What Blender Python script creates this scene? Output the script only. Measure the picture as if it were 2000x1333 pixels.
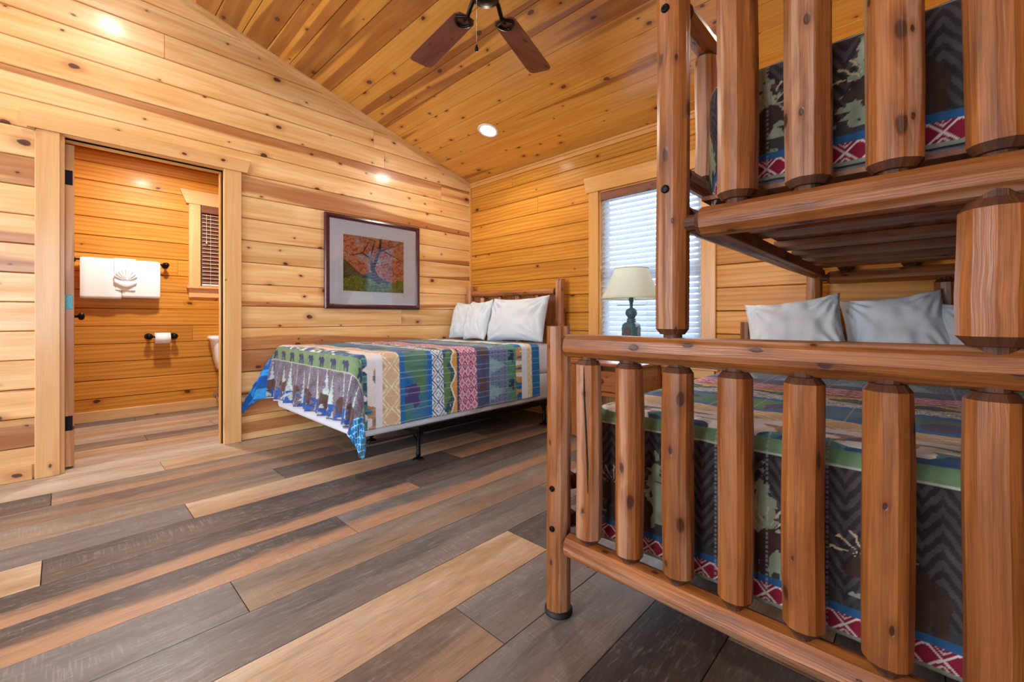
import bpy, bmesh, math, random
import numpy as np
from mathutils import Vector

for o in list(bpy.data.objects):
    bpy.data.objects.remove(o)
scene = bpy.context.scene
COL = scene.collection
PI = math.pi
RND = random.Random(11)

# ------------------------------------------------------------------ camera
cam_d = bpy.data.cameras.new('camera')
cam = bpy.data.objects.new('camera', cam_d)
COL.objects.link(cam)
cam.location = (3.72, -3.22, 0.93)
cam.rotation_euler = (PI/2, 0, math.atan2(800, 839))
cam_d.sensor_width = 36
cam_d.lens = 839/2000*36
cam_d.shift_y = -44.5/2000
cam_d.clip_start = 0.02
scene.camera = cam

# ------------------------------------------------------------------ world, light, exposure
vs = scene.view_settings
vs.view_transform = 'Standard'
vs.look = 'None'
vs.gamma = 1
vs.use_curve_mapping = False
vs.exposure = -0.12
scene.cycles.max_bounces = 7
scene.cycles.diffuse_bounces = 4
scene.cycles.glossy_bounces = 2
scene.cycles.transparent_max_bounces = 8
scene.cycles.use_adaptive_sampling = True
scene.cycles.adaptive_threshold = 0.06
scene.cycles.sample_clamp_indirect = 6
w = bpy.data.worlds.new('sky')
scene.world = w
w.use_nodes = True
bg = w.node_tree.nodes['Background']
bg.inputs[0].default_value = (0.70, 0.84, 1.0, 1)
bg.inputs[1].default_value = 5.5

def area_light(name, loc, rot, sx, sy, power, col, shape='RECTANGLE'):
    d = bpy.data.lights.new(name, 'AREA')
    d.shape = shape; d.size = sx; d.size_y = sy; d.energy = power; d.color = col
    o = bpy.data.objects.new(name, d); COL.objects.link(o)
    o.location = loc; o.rotation_euler = rot
    return o
# daylight outside the window panes; the two rear ones are added fill
area_light('daylight_blind_window', (2.13, 0.22, 1.33), (-PI/2, 0, 0), 0.9, 1.4, 46, (0.78, 0.90, 1.0))
area_light('daylight_side_window', (4.75, -3.75, 1.30), (0, PI/2, 0), 1.5, 1.3, 65, (0.78, 0.89, 1.0))
area_light('rear_window_fill', (1.45, -6.42, 1.40), (PI/2, 0, 0), 1.7, 1.6, 165, (0.86, 0.93, 1.0))
area_light('rear_door_fill', (3.45, -6.42, 1.30), (PI/2, 0, 0), 1.2, 1.9, 28, (0.86, 0.93, 1.0))

# ------------------------------------------------------------------ node helpers
def srgb(r, g, b):
    f = lambda c: (c/12.92 if c <= 0.04045 else ((c+0.055)/1.055)**2.4)
    return (f(r/255), f(g/255), f(b/255), 1)

class NT:
    def __init__(self, name):
        self.m = bpy.data.materials.new(name); self.m.use_nodes = True
        self.t = self.m.node_tree
        self.b = self.t.nodes['Principled BSDF']
    def n(self, ty, **kw):
        nd = self.t.nodes.new(ty)
        for k, v in kw.items(): setattr(nd, k, v)
        return nd
    def l(self, a, b): self.t.links.new(a, b)
    def put(self, sock, v):
        if hasattr(v, 'node'): self.l(v, sock)
        else: sock.default_value = v
    def math(self, op, a, b=0.0, c=None, clamp=False):
        nd = self.n('ShaderNodeMath', operation=op, use_clamp=clamp)
        self.put(nd.inputs[0], a); self.put(nd.inputs[1], b)
        if c is not None: self.put(nd.inputs[2], c)
        return nd.outputs[0]
    def vmul(self, v, s):
        nd = self.n('ShaderNodeVectorMath', operation='MULTIPLY')
        self.l(v, nd.inputs[0]); nd.inputs[1].default_value = s
        return nd.outputs[0]
    def vadd(self, v, s):
        nd = self.n('ShaderNodeVectorMath', operation='ADD')
        self.put(nd.inputs[0], v); self.put(nd.inputs[1], s)
        return nd.outputs[0]
    def noise(self, v, scale=1, detail=2, rough=0.5, dist=0.0):
        nd = self.n('ShaderNodeTexNoise')
        self.l(v, nd.inputs['Vector']); nd.inputs['Scale'].default_value = scale
        nd.inputs['Detail'].default_value = detail; nd.inputs['Roughness'].default_value = rough
        nd.inputs['Distortion'].default_value = dist
        return nd.outputs[0]
    def mix(self, f, a, b, mode='MIX'):
        nd = self.n('ShaderNodeMix', data_type='RGBA', blend_type=mode)
        self.put(nd.inputs[0], f); self.put(nd.inputs[6], a); self.put(nd.inputs[7], b)
        return nd.outputs[2]
    def step(self, v, a, b, lo=0.0, hi=1.0):
        nd = self.n('ShaderNodeMapRange', interpolation_type='SMOOTHSTEP')
        self.put(nd.inputs[0], v); self.put(nd.inputs[1], a); self.put(nd.inputs[2], b)
        self.put(nd.inputs[3], lo); self.put(nd.inputs[4], hi)
        return nd.outputs[0]
    def ramp(self, f, stops, interp='LINEAR'):
        nd = self.n('ShaderNodeValToRGB'); cr = nd.color_ramp; cr.interpolation = interp
        while len(cr.elements) < len(stops): cr.elements.new(0.5)
        for e, (p, c) in zip(cr.elements, stops): e.position = p; e.color = c
        self.l(f, nd.inputs[0]); return nd.outputs[0]
    def hsv(self, c, h=0.5, s=1.0, v=1.0):
        nd = self.n('ShaderNodeHueSaturation')
        self.put(nd.inputs['Hue'], h); self.put(nd.inputs['Saturation'], s); self.put(nd.inputs['Value'], v)
        self.put(nd.inputs['Color'], c); return nd.outputs[0]
    def bump(self, h, strength, dist=0.002):
        nd = self.n('ShaderNodeBump'); nd.inputs['Strength'].default_value = strength
        nd.inputs['Distance'].default_value = dist
        self.l(h, nd.inputs['Height']); self.l(nd.outputs[0], self.b.inputs['Normal'])
    def uv(self, name='uv'):
        nd = self.n('ShaderNodeUVMap'); nd.uv_map = name; return nd.outputs[0]
    def sep(self, v):
        nd = self.n('ShaderNodeSeparateXYZ'); self.l(v, nd.inputs[0]); return nd.outputs
    def set(self, **kw):
        for k, v in kw.items(): self.put(self.b.inputs[k.replace('_', ' ')], v)
        return self.m

def plain(name, col, rough=0.5, metal=0.0, spec=0.5, mott=0.06, scale=30, **kw):
    t = NT(name)
    tc = t.n('ShaderNodeTexCoord').outputs['Object']
    nz = t.noise(tc, scale, 3)
    c = t.hsv(col, v=t.step(nz, 0.3, 0.7, 1-mott, 1+mott))
    t.set(Base_Color=c, Roughness=rough, Metallic=metal, **kw)
    t.b.inputs['Specular IOR Level'].default_value = spec
    return t.m

def pine(name, pale, gold, heart, rough=0.24, flame=0.35, coat=0.3, spec=0.5):
    """knotty pine; object colour carries (tone, heartwood share, knot share) of the single board"""
    t = NT(name)
    uv = t.uv()
    oi = t.n('ShaderNodeObjectInfo')
    sp = t.n('ShaderNodeSeparateColor'); t.l(oi.outputs['Color'], sp.inputs[0])
    tone, hshare, kshare = sp.outputs[0], sp.outputs[1], sp.outputs[2]
    # knots
    wob = t.noise(t.vmul(uv, (9, 9, 1)), 1, 1)
    vo = t.n('ShaderNodeTexVoronoi', voronoi_dimensions='2D', feature='F1')
    kn = t.n('ShaderNodeTexNoise'); t.l(t.vmul(uv, (11, 17, 1)), kn.inputs['Vector']); kn.inputs['Scale'].default_value = 1; kn.inputs['Detail'].default_value = 2
    kv = t.vadd(t.vmul(uv, (4.6, 7.4, 1)), t.vmul(t.vadd(kn.outputs[1], (-.5, -.5, -.5)), (.16, .16, 0)))
    t.l(kv, vo.inputs['Vector']); vo.inputs['Scale'].default_value = 1; vo.inputs['Randomness'].default_value = 0.9
    cs = t.n('ShaderNodeSeparateColor'); t.l(vo.outputs['Color'], cs.inputs[0])
    keep = t.math('LESS_THAN', cs.outputs[0], kshare)
    rad = t.math('MULTIPLY_ADD', t.math('POWER', cs.outputs[1], 2.0), 0.10, 0.036)
    dist = t.math('ADD', vo.outputs['Distance'], t.math('MULTIPLY', t.math('SUBTRACT', wob, 0.5), 0.05))
    rel = t.math('DIVIDE', dist, rad)
    core = t.math('MULTIPLY', t.step(rel, 0.75, 1.1, 1, 0), keep)
    halo = t.math('MULTIPLY', t.step(rel, 0.9, 3.2, 1, 0), keep)
    # grain bent round the knots
    warp = t.math('MULTIPLY', halo, 0.35)
    g1 = t.noise(t.vmul(uv, (1.1, 13, 1)), 1, 3, 0.55, 0.4)
    s = t.sep(uv)
    wv = t.n('ShaderNodeTexWave', wave_type='BANDS', bands_direction='Y', wave_profile='SAW')
    t.l(t.vadd(t.vmul(uv, (0.16, 1.0, 1)), (0, 0, 0)), wv.inputs['Vector'])
    wv.inputs['Scale'].default_value = 9; wv.inputs['Distortion'].default_value = 8.5
    wv.inputs['Detail'].default_value = 2.0; wv.inputs['Detail Scale'].default_value = 0.55
    fine = t.noise(t.vmul(uv, (5, 210, 1)), 1, 2, 0.6)
    hn = t.noise(t.vmul(uv, (0.30, 5.6, 1)), 1, 1.8, 0.45, 0.30)
    thr = t.math('SUBTRACT', 0.78, t.math('MULTIPLY', hshare, 0.42))
    hrt = t.step(hn, thr, t.math('ADD', thr, 0.035))
    hrt = t.math('MULTIPLY', hrt, t.step(g1, 0.2, 0.6, 0.62, 1.0))
    c = t.mix(t.step(g1, 0.3, 0.72), pale, gold)
    c = t.mix(t.math('MULTIPLY', t.step(wv.outputs['Fac'], 0.35, 1.0), flame), c, heart)
    c = t.mix(t.math('MULTIPLY', hrt, 0.85), c, heart)
    c = t.mix(t.math('MULTIPLY', halo, 0.45), c, heart)
    c = t.mix(t.math('MULTIPLY', core, 0.92), c, srgb(66, 28, 16))
    v = t.math('MULTIPLY', t.step(fine, 0.25, 0.75, 0.94, 1.05), t.math('MULTIPLY_ADD', tone, 0.50, 0.74))
    c = t.hsv(c, v=v)
    t.set(Base_Color=c, Roughness=t.step(g1, 0.2, 0.8, rough*0.9, rough*1.25))
    t.b.inputs['Coat Weight'].default_value = coat
    t.b.inputs['Specular IOR Level'].default_value = spec
    t.b.inputs['Coat Roughness'].default_value = 0.16
    big = t.noise(t.vmul(uv, (2.2, 6, 1)), 1, 1)
    t.bump(t.math('ADD', t.math('MULTIPLY', fine, 0.15), big), 0.25, 0.004)
    return t.m

def log_mat(name, a, b, c_, pale=0.25, rough=0.34):
    t = NT(name)
    uv = t.uv()
    oi = t.n('ShaderNodeObjectInfo')
    off = t.n('ShaderNodeCombineXYZ'); t.l(t.math('MULTIPLY', oi.outputs['Random'], 37.0), off.inputs[0])
    t.l(t.math('MULTIPLY', oi.outputs['Random'], 91.0), off.inputs[2])
    p0 = t.vadd(uv, off.outputs[0])
    wn = t.n('ShaderNodeTexNoise'); t.l(p0, wn.inputs['Vector']); wn.inputs['Scale'].default_value = 14; wn.inputs['Detail'].default_value = 2
    p = t.vadd(p0, t.vmul(t.vadd(wn.outputs[1], (-.5, -.5, -.5)), (.02, .007, 0)))
    g = t.noise(t.vmul(p, (2.2, 26, 1)), 1, 3, 0.6, 0.6)
    fine = t.noise(t.vmul(p, (7, 230, 1)), 1, 2)
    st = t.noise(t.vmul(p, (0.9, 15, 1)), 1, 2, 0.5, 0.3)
    vo = t.n('ShaderNodeTexVoronoi', voronoi_dimensions='2D', feature='F1')
    t.l(t.vmul(p, (7, 13, 1)), vo.inputs['Vector']); vo.inputs['Scale'].default_value = 1
    cs = t.n('ShaderNodeSeparateColor'); t.l(vo.outputs['Color'], cs.inputs[0])
    keep = t.math('LESS_THAN', cs.outputs[0], 0.55)
    d = t.math('ADD', vo.outputs['Distance'], t.math('MULTIPLY', t.math('SUBTRACT', g, 0.5), 0.10))
    rad = t.math('MULTIPLY_ADD', t.math('POWER', cs.outputs[1], 2.0), 0.11, 0.05)
    rel = t.math('DIVIDE', d, rad)
    core = t.math('MULTIPLY', t.step(rel, 0.6, 1.15, 1, 0), keep)
    halo = t.math('MULTIPLY', t.step(rel, 0.8, 3.4, 1, 0), keep)
    c = t.mix(t.step(g, 0.28, 0.74), a, b)
    c = t.mix(t.math('MULTIPLY', t.step(st, 0.56, 0.64), pale), c, c_)  # pale streaks; on the bunk logs they paint the finish's reflections
    bl = t.noise(t.vmul(p, (5, 20, 1)), 1, 4, 0.65)
    c = t.mix(t.step(bl, 0.52, 0.72, 0, 0.55), c, srgb(104, 58, 28))
    c = t.mix(t.math('MULTIPLY', halo, 0.5), c, srgb(104, 54, 26))
    c = t.mix(t.math('MULTIPLY', core, 0.85), c, srgb(58, 28, 16))
    c = t.hsv(c, v=t.math('MULTIPLY', t.step(fine, 0.25, 0.75, 0.82, 1.12), t.math('MULTIPLY_ADD', oi.outputs['Random'], 0.18, 0.9)))
    t.set(Base_Color=c, Roughness=t.step(g, 0.2, 0.8, rough*0.85, rough*1.2))
    t.bump(t.math('ADD', t.math('ADD', fine, g), t.math('MULTIPLY', core, -1.5)), 0.4, 0.002)
    return t.m

def floor_mat():
    """vinyl plank; object colour = ground tone of the plank, alpha = share of orange along one edge"""
    t = NT('vinyl_plank')
    uv = t.uv(); pn = t.sep(t.uv('plank'))
    oi = t.n('ShaderNodeObjectInfo')
    n1 = t.noise(t.vmul(uv, (1.6, 9, 1)), 1, 4, 0.6, 0.5)
    n2 = t.noise(t.vmul(uv, (3.2, 30, 1)), 1, 4, 0.65)
    n3 = t.noise(t.vmul(uv, (16, 70, 1)), 1, 4, 0.7)
    fine = t.noise(t.vmul(uv, (14, 260, 1)), 1, 2)
    base = t.hsv(oi.outputs['Color'], s=t.step(n1, 0.3, 0.7, 1.15, 0.8), v=t.step(n1, 0.25, 0.75, 0.74, 1.26))
    v2 = t.math('ADD', pn[1], t.math('MULTIPLY', t.math('SUBTRACT', n1, 0.5), 0.9))
    f = t.math('MULTIPLY', t.step(v2, 0.38, 0.72), oi.outputs['Alpha'])
    c = t.mix(f, base, t.hsv(srgb(164, 124, 94), v=t.step(n2, 0.25, 0.75, 0.78, 1.2)))
    saw = t.noise(t.vmul(uv, (150, 9, 1)), 1, 2)
    c = t.mix(t.math('MULTIPLY', t.step(saw, 0.5, 0.66), t.step(n1, 0.45, 0.7, 0, 0.35)), c, srgb(168, 158, 148))
    c = t.mix(t.step(n3, 0.50, 0.70, 0, 0.40), c, srgb(150, 142, 136))
    c = t.mix(t.step(n2, 0.52, 0.70, 0, 0.6), c, t.hsv(c, v=0.5))
    c = t.hsv(c, v=t.step(fine, 0.25, 0.75, 0.86, 1.14))
    t.set(Base_Color=c, Roughness=t.step(n3, 0.3, 0.7, 0.34, 0.5))
    t.b.inputs['Specular IOR Level'].default_value = 0.5
    t.bump(t.math('ADD', fine, n3), 0.3, 0.0012)
    return t.m

def fabric_attr(name):
    t = NT(name)
    a = t.n('ShaderNodeVertexColor'); a.layer_name = 'Col'
    tc = t.n('ShaderNodeTexCoord').outputs['Object']
    nz = t.noise(tc, 900, 2)
    big = t.noise(tc, 55, 2)
    t.set(Base_Color=t.hsv(a.outputs[0], v=t.step(nz, 0.3, 0.7, 0.92, 1.06)), Roughness=0.85)
    t.b.inputs['Specular IOR Level'].default_value = 0.15
    t.b.inputs['Sheen Weight'].default_value = 0.15
    t.bump(t.math('ADD', nz, t.math('MULTIPLY', big, 2.0)), 0.35, 0.003)
    return t.m

def cloth(name, col, wr=0.5, scale=7):
    t = NT(name)
    tc = t.n('ShaderNodeTexCoord').outputs['Object']
    n1 = t.noise(tc, scale, 3, 0.5, 1.2); n2 = t.noise(tc, 700, 2)
    t.set(Base_Color=col, Roughness=0.85)
    t.b.inputs['Specular IOR Level'].default_value = 0.15
    t.b.inputs['Sheen Weight'].default_value = 0.2
    t.bump(t.math('ADD', n1, t.math('MULTIPLY', n2, 0.04)), wr, 0.02)
    return t.m

def glass_mat(name, refl=0.1, tint=(1, 1, 1, 1)):
    t = NT(name)
    tr = t.n('ShaderNodeBsdfTransparent'); tr.inputs[0].default_value = tint
    gl = t.n('ShaderNodeBsdfGlossy'); gl.inputs['Roughness'].default_value = 0.02
    fr = t.n('ShaderNodeFresnel'); fr.inputs[0].default_value = 1.5
    nz = t.noise(t.n('ShaderNodeTexCoord').outputs['Object'], 2)
    mx = t.n('ShaderNodeMixShader')
    t.l(t.math('ADD', fr.outputs[0], t.math('MULTIPLY', nz, refl)), mx.inputs[0])
    t.l(tr.outputs[0], mx.inputs[1]); t.l(gl.outputs[0], mx.inputs[2])
    t.l(mx.outputs[0], t.t.nodes['Material Output'].inputs[0])
    return t.m

def translucent(name, col, tl, mixf=0.4, rough=0.5):
    t = NT(name)
    nz = t.noise(t.n('ShaderNodeTexCoord').outputs['Object'], 40)
    t.set(Base_Color=t.hsv(col, v=t.step(nz, 0.3, 0.7, 0.97, 1.03)), Roughness=rough)
    tb = t.n('ShaderNodeBsdfTranslucent'); tb.inputs[0].default_value = tl
    mx = t.n('ShaderNodeMixShader'); mx.inputs[0].default_value = mixf
    t.l(t.b.outputs[0], mx.inputs[1]); t.l(tb.outputs[0], mx.inputs[2])
    t.l(mx.outputs[0], t.t.nodes['Material Output'].inputs[0])
    return t.m

def emit(name, col, strength):
    t = NT(name)
    nz = t.noise(t.n('ShaderNodeTexCoord').outputs['Object'], 3)
    t.set(Base_Color=col, Emission_Color=col, Emission_Strength=t.step(nz, 0, 1, strength*0.95, strength*1.05))
    return t.m

M = {}
M['pine_a'] = pine('pine_pale', srgb(236, 196, 140), srgb(214, 158, 92), srgb(158, 88, 42), rough=0.36, flame=0.10, coat=0.22)
M['pine_b'] = pine('pine_golden', srgb(216, 150, 58), srgb(200, 130, 42), srgb(150, 80, 18), rough=0.42, flame=0.42, coat=0.06, spec=0.22)
M['pine_c'] = pine('pine_amber', srgb(226, 164, 74), srgb(215, 144, 50), srgb(146, 78, 24), rough=0.30, flame=0.12, coat=0.9)
M['pine_t'] = pine('pine_casing', srgb(228, 182, 126), srgb(216, 164, 104), srgb(188, 118, 60), rough=0.34, flame=0.08)
M['pine_tg'] = pine('pine_casing_golden', srgb(224, 166, 92), srgb(212, 148, 74), srgb(172, 104, 44), rough=0.34, flame=0.1)
M['back'] = plain('groove_wood', srgb(96, 58, 26), 0.8)
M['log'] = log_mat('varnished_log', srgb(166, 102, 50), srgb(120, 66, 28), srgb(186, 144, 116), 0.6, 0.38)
M['loghb'] = log_mat('weathered_log', srgb(188, 122, 70), srgb(150, 88, 46), srgb(214, 178, 146), 0.5)
M['logend'] = log_mat('log_end_grain', srgb(92, 50, 24), srgb(62, 32, 16), srgb(120, 72, 40), 0.3, 0.6)
M['board'] = log_mat('rough_board', srgb(160, 96, 52), srgb(124, 70, 34), srgb(176, 122, 84), 0.3, 0.5)
M['furn'] = log_mat('nightstand_wood', srgb(172, 98, 46), srgb(142, 74, 32), srgb(190, 128, 76), 0.2, 0.3)
M['furnside'] = log_mat('nightstand_side_wood', srgb(166, 116, 62), srgb(140, 90, 44), srgb(176, 126, 76), 0.2, 0.4)
M['floor'] = floor_mat()
M['quilt'] = fabric_attr('quilt_print')
M['art'] = fabric_attr('art_print')
M['white_cloth'] = cloth('white_cotton', srgb(214, 221, 226), 0.35, 8)
M['sheet'] = cloth('white_sheet', srgb(222, 226, 236), 0.3, 5)
M['towel'] = cloth('white_terry', srgb(242, 242, 242), 0.10, 160)
M['boxspring'] = cloth('boxspring_cover', srgb(206, 180, 168), 0.2, 5)
M['black'] = plain('black_metal', srgb(22, 20, 22), 0.38, 0.7)
M['bronze'] = plain('dark_bronze', srgb(34, 28, 26), 0.35, 0.8)
M['steel'] = plain('chrome', srgb(205, 208, 212), 0.15, 1.0, mott=0.02)
M['rubber'] = plain('black_rubber', srgb(18, 18, 18), 0.6)
M['cyan'] = plain('cyan_hinge', srgb(58, 176, 198), 0.3, 0.0, mott=0.25, scale=120)  # mottled cyan colour of the middle hinge
M['blade'] = log_mat('fan_blade_laminate', srgb(126, 72, 56), srgb(108, 58, 44), srgb(136, 84, 68), 0.2, 0.42)
M['frame'] = plain('mahogany_frame', srgb(72, 26, 34), 0.22, mott=0.12)
M['mat'] = plain('mat_board', srgb(244, 246, 252), 0.8, mott=0.015)
M['glass'] = glass_mat('window_glass', 0.02)
M['picglass'] = glass_mat('picture_glass', 0.20)
M['slat'] = translucent('white_blind_slat', srgb(198, 206, 216), (0.62, 0.70, 0.80, 1), 0.3, 0.4)
M['brownslat'] = plain('brown_blind_slat', srgb(112, 66, 40), 0.4)
M['paleedge'] = plain('pale_slat_edge', srgb(222, 206, 190), 0.4)  # cream front edge strips stand for the highlight on the brown slats
M['valance'] = log_mat('brown_valance', srgb(140, 84, 52), srgb(112, 62, 36), srgb(150, 96, 64), 0.2, 0.4)
M['cord'] = plain('white_cord', srgb(222, 220, 214), 0.7)
M['vinyl'] = plain('white_window_vinyl', srgb(232, 234, 236), 0.35)
M['porcelain'] = plain('white_porcelain', srgb(240, 240, 242), 0.08, mott=0.01)
M['paper'] = plain('tissue_paper', srgb(246, 246, 246), 0.95, mott=0.02)
M['shade'] = translucent('lamp_shade_linen', srgb(238, 242, 228), (0.92, 0.96, 0.86, 1), 0.45, 0.8)
M['shadetrim'] = plain('lamp_shade_trim', srgb(206, 200, 168), 0.8)
M['lampblue'] = plain('weathered_teal', srgb(62, 92, 104), 0.5, mott=0.3, scale=60)
M['lampbrown'] = plain('antique_brown', srgb(74, 62, 50), 0.5, mott=0.4, scale=90)
M['light'] = emit('lamp_diffuser', (1, 0.95, 0.86, 1), 14)
M['whitemetal'] = plain('white_trim_ring', srgb(232, 230, 224), 0.4)
M['outside'] = plain('outside_panel', srgb(70, 60, 50), 0.9)

# ------------------------------------------------------------------ object helpers
ORG = {}
def tag(o, label=None, cat=None, group=None, kind=None):
    if label: o['label'] = label
    if cat: o['category'] = cat
    if group: o['group'] = group
    if kind: o['kind'] = kind
    return o
def thing(name, loc, label, cat, group=None):
    o = bpy.data.objects.new(name, None); COL.objects.link(o)
    o.empty_display_size = 0.05
    o.location = loc; ORG[o.name] = Vector(loc)
    return tag(o, label, cat, group)
def link(name, me, parent=None, origin=None):
    """link a mesh authored in world coordinates; parts keep their thing's origin"""
    o = bpy.data.objects.new(name, me); COL.objects.link(o)
    if parent is not None:
        org = ORG[parent.name]; o.parent = parent
    else:
        org = Vector(origin) if origin is not None else Vector((0, 0, 0)); o.location = org
    ORG[o.name] = org
    if org.length > 0: me.transform(__import__('mathutils').Matrix.Translation(-org))
    return o

class MB:
    def __init__(self): self.v = []; self.f = []; self.mi = []; self.sm = []
    def add(self, vs, fs, mi=0, sm=False):
        b = len(self.v); self.v += [tuple(p) for p in vs]
        for f in fs: self.f.append([b+i for i in f]); self.mi.append(mi); self.sm.append(sm)
        return self
    def box(self, x0, x1, y0, y1, z0, z1, mi=0):
        vs = [(x, y, z) for z in (z0, z1) for y in (y0, y1) for x in (x0, x1)]
        return self.add(vs, [(0, 2, 3, 1), (4, 5, 7, 6), (0, 1, 5, 4), (2, 6, 7, 3), (0, 4, 6, 2), (1, 3, 7, 5)], mi)
    def bbox(self, x0, x1, y0, y1, z0, z1, c=0.004, mi=0):
        """box with chamfered edges"""
        bm = bmesh.new(); bmesh.ops.create_cube(bm, size=1)
        for v in bm.verts: v.co = ((x0+x1)/2+v.co.x*(x1-x0), (y0+y1)/2+v.co.y*(y1-y0), (z0+z1)/2+v.co.z*(z1-z0))
        bmesh.ops.bevel(bm, geom=bm.edges[:], offset=min(c, (x1-x0)*.45, (y1-y0)*.45, (z1-z0)*.45), segments=1, affect='EDGES')
        bm.verts.index_update()
        self.add([v.co[:] for v in bm.verts], [[v.index for v in f.verts] for f in bm.faces], mi); bm.free()
        return self
    def rings(self, rs, close=True, caps=True, mi=0, sm=True):
        n = len(rs[0]); vs = [p for r in rs for p in r]; fs = []
        for i in range(len(rs)-1):
            for j in range(n if close else n-1):
                k = (j+1) % n
                fs.append((i*n+j, i*n+k, (i+1)*n+k, (i+1)*n+j))
        self.add(vs, fs, mi, sm)
        if caps:
            self.add(rs[0], [tuple(reversed(range(n)))], mi); self.add(rs[-1], [tuple(range(n))], mi)
        return self
    def lathe(self, c, prof, n=24, axis=2, caps=True, mi=0, sm=True, sq=None):
        rs = []
        for r, h in prof:
            ring = []
            for k in range(n):
                a = 2*PI*k/n; x, y = r*math.cos(a), r*math.sin(a)
                p = [(h, x, y), (y, h, x), (x, y, h)][axis]
                ring.append((c[0]+p[0], c[1]+p[1], c[2]+p[2]))
            rs.append(ring)
        return self.rings(rs, True, caps, mi, sm)
    def tube(self, pts, r, n=8, mi=0, caps=True):
        pts = [Vector(p) for p in pts]; rs = []
        rr = r if isinstance(r, (list, tuple)) else [r]*len(pts)
        up = Vector((0, 0, 1))
        for i, p in enumerate(pts):
            d = (pts[min(i+1, len(pts)-1)]-pts[max(i-1, 0)]).normalized()
            a = d.cross(up)
            if a.length < 1e-3: a = d.cross(Vector((1, 0, 0)))
            a.normalize(); b = d.cross(a).normalized()
            rs.append([p+(a*math.cos(2*PI*k/n)+b*math.sin(2*PI*k/n))*rr[i] for k in range(n)])
        return self.rings(rs, True, caps, mi, True)
    def sphere(self, c, rx, ry=None, rz=None, n=14, m=9, mi=0):
        ry = ry or rx; rz = rz or rx; rs = []
        for i in range(m+1):
            t = -PI/2+PI*i/m; cr = max(math.cos(t), 0.02)
            rs.append([(c[0]+rx*cr*math.cos(2*PI*k/n), c[1]+ry*cr*math.sin(2*PI*k/n), c[2]+rz*math.sin(t)) for k in range(n)])
        return self.rings(rs, True, True, mi, True)
    def prism(self, pts, d, mi=0):
        """polygon pts (3D) pushed along vector d"""
        n = len(pts); d = Vector(d); a = [Vector(p) for p in pts]; b = [p+d for p in a]
        self.add(a+b, [tuple(range(n)), tuple(reversed(range(n, 2*n)))]+[((i+1) % n, i, n+i, n+(i+1) % n) for i in range(n)], mi)
        return self
    def build(self, name, mat, parent=None, origin=None, uv='box'):
        me = bpy.data.meshes.new(name); me.from_pydata(self.v, [], self.f)
        mats = mat if isinstance(mat, list) else [mat]
        for m in mats: me.materials.append(m)
        me.polygons.foreach_set('material_index', self.mi)
        me.polygons.foreach_set('use_smooth', self.sm)
        bm = bmesh.new(); bm.from_mesh(me); bmesh.ops.recalc_face_normals(bm, faces=bm.faces); bm.to_mesh(me); bm.free()
        if uv == 'box':   # long side of the piece along u
            co = np.array(self.v); ext = co.max(0)-co.min(0); lo = int(np.argmax(ext)); ot = [i for i in range(3) if i != lo]
            ly = me.uv_layers.new(name='uv'); ru, rv = RND.random()*40, RND.random()*40
            nl = len(me.loops); vi = np.zeros(nl, int); me.loops.foreach_get('vertex_index', vi)
            cc = np.zeros(len(me.vertices)*3); me.vertices.foreach_get('co', cc); cc = cc.reshape(-1, 3)[vi]
            u = cc[:, lo]+ru; vv = cc[:, ot[0]]+cc[:, ot[1]]+rv
            ly.data.foreach_set('uv', np.stack([u, vv], 1).ravel())
        o = link(name, me, parent, origin)
        o.color = (RND.random(), 0.25, 0.25, 1)
        return o

def struct(o): o['kind'] = 'structure'; return o

def plank(name, parent, O, A, B, N, s0, s1, v0, v1, mat, th=0.018, ch=0.006, color=None, gap=0.0012, vg=0.0016):
    """board with bevelled long edges; s0/s1 end positions, floats or functions of v"""
    O, A, B, N = Vector(O), Vector(A), Vector(B), Vector(N)
    f0 = s0 if callable(s0) else (lambda v: s0); f1 = s1 if callable(s1) else (lambda v: s1)
    prof = [(v0+vg, -th), (v0+vg, -ch), (v0+ch, 0), (v1-ch, 0), (v1-vg, -ch), (v1-vg, -th)]
    vs = []; st = []
    for e, f in ((0, f0), (1, f1)):
        for v, d in prof:
            s = f(v)+(gap if e == 0 else -gap)
            vs.append(O+A*s+B*v+N*d); st.append((s, v))
    fs = [[(i), (i+1) % 6, 6+(i+1) % 6, 6+i] for i in range(6)]+[[5, 4, 3, 2, 1, 0], [6, 7, 8, 9, 10, 11]]
    me = bpy.data.meshes.new(name); me.from_pydata(vs, [], fs); me.materials.append(mat)
    bm = bmesh.new(); bm.from_mesh(me); bmesh.ops.recalc_face_normals(bm, faces=bm.faces); bm.to_mesh(me); bm.free()
    ly = me.uv_layers.new(name='uv'); l2 = me.uv_layers.new(name='plank'); ru, rv = RND.random()*60, RND.random()*60
    smin = min(a for a, b in st); smax = max(a for a, b in st)
    for lp in me.loops:
        s, v = st[lp.vertex_index]
        ly.data[lp.index].uv = (s+ru, v+rv)
        l2.data[lp.index].uv = ((s-smin)/max(smax-smin, 1e-4), (v-v0)/(v1-v0))
    o = link(name, me, parent)
    o.color = color or (RND.random(), 0.3, 0.3, 1)
    return o

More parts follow.
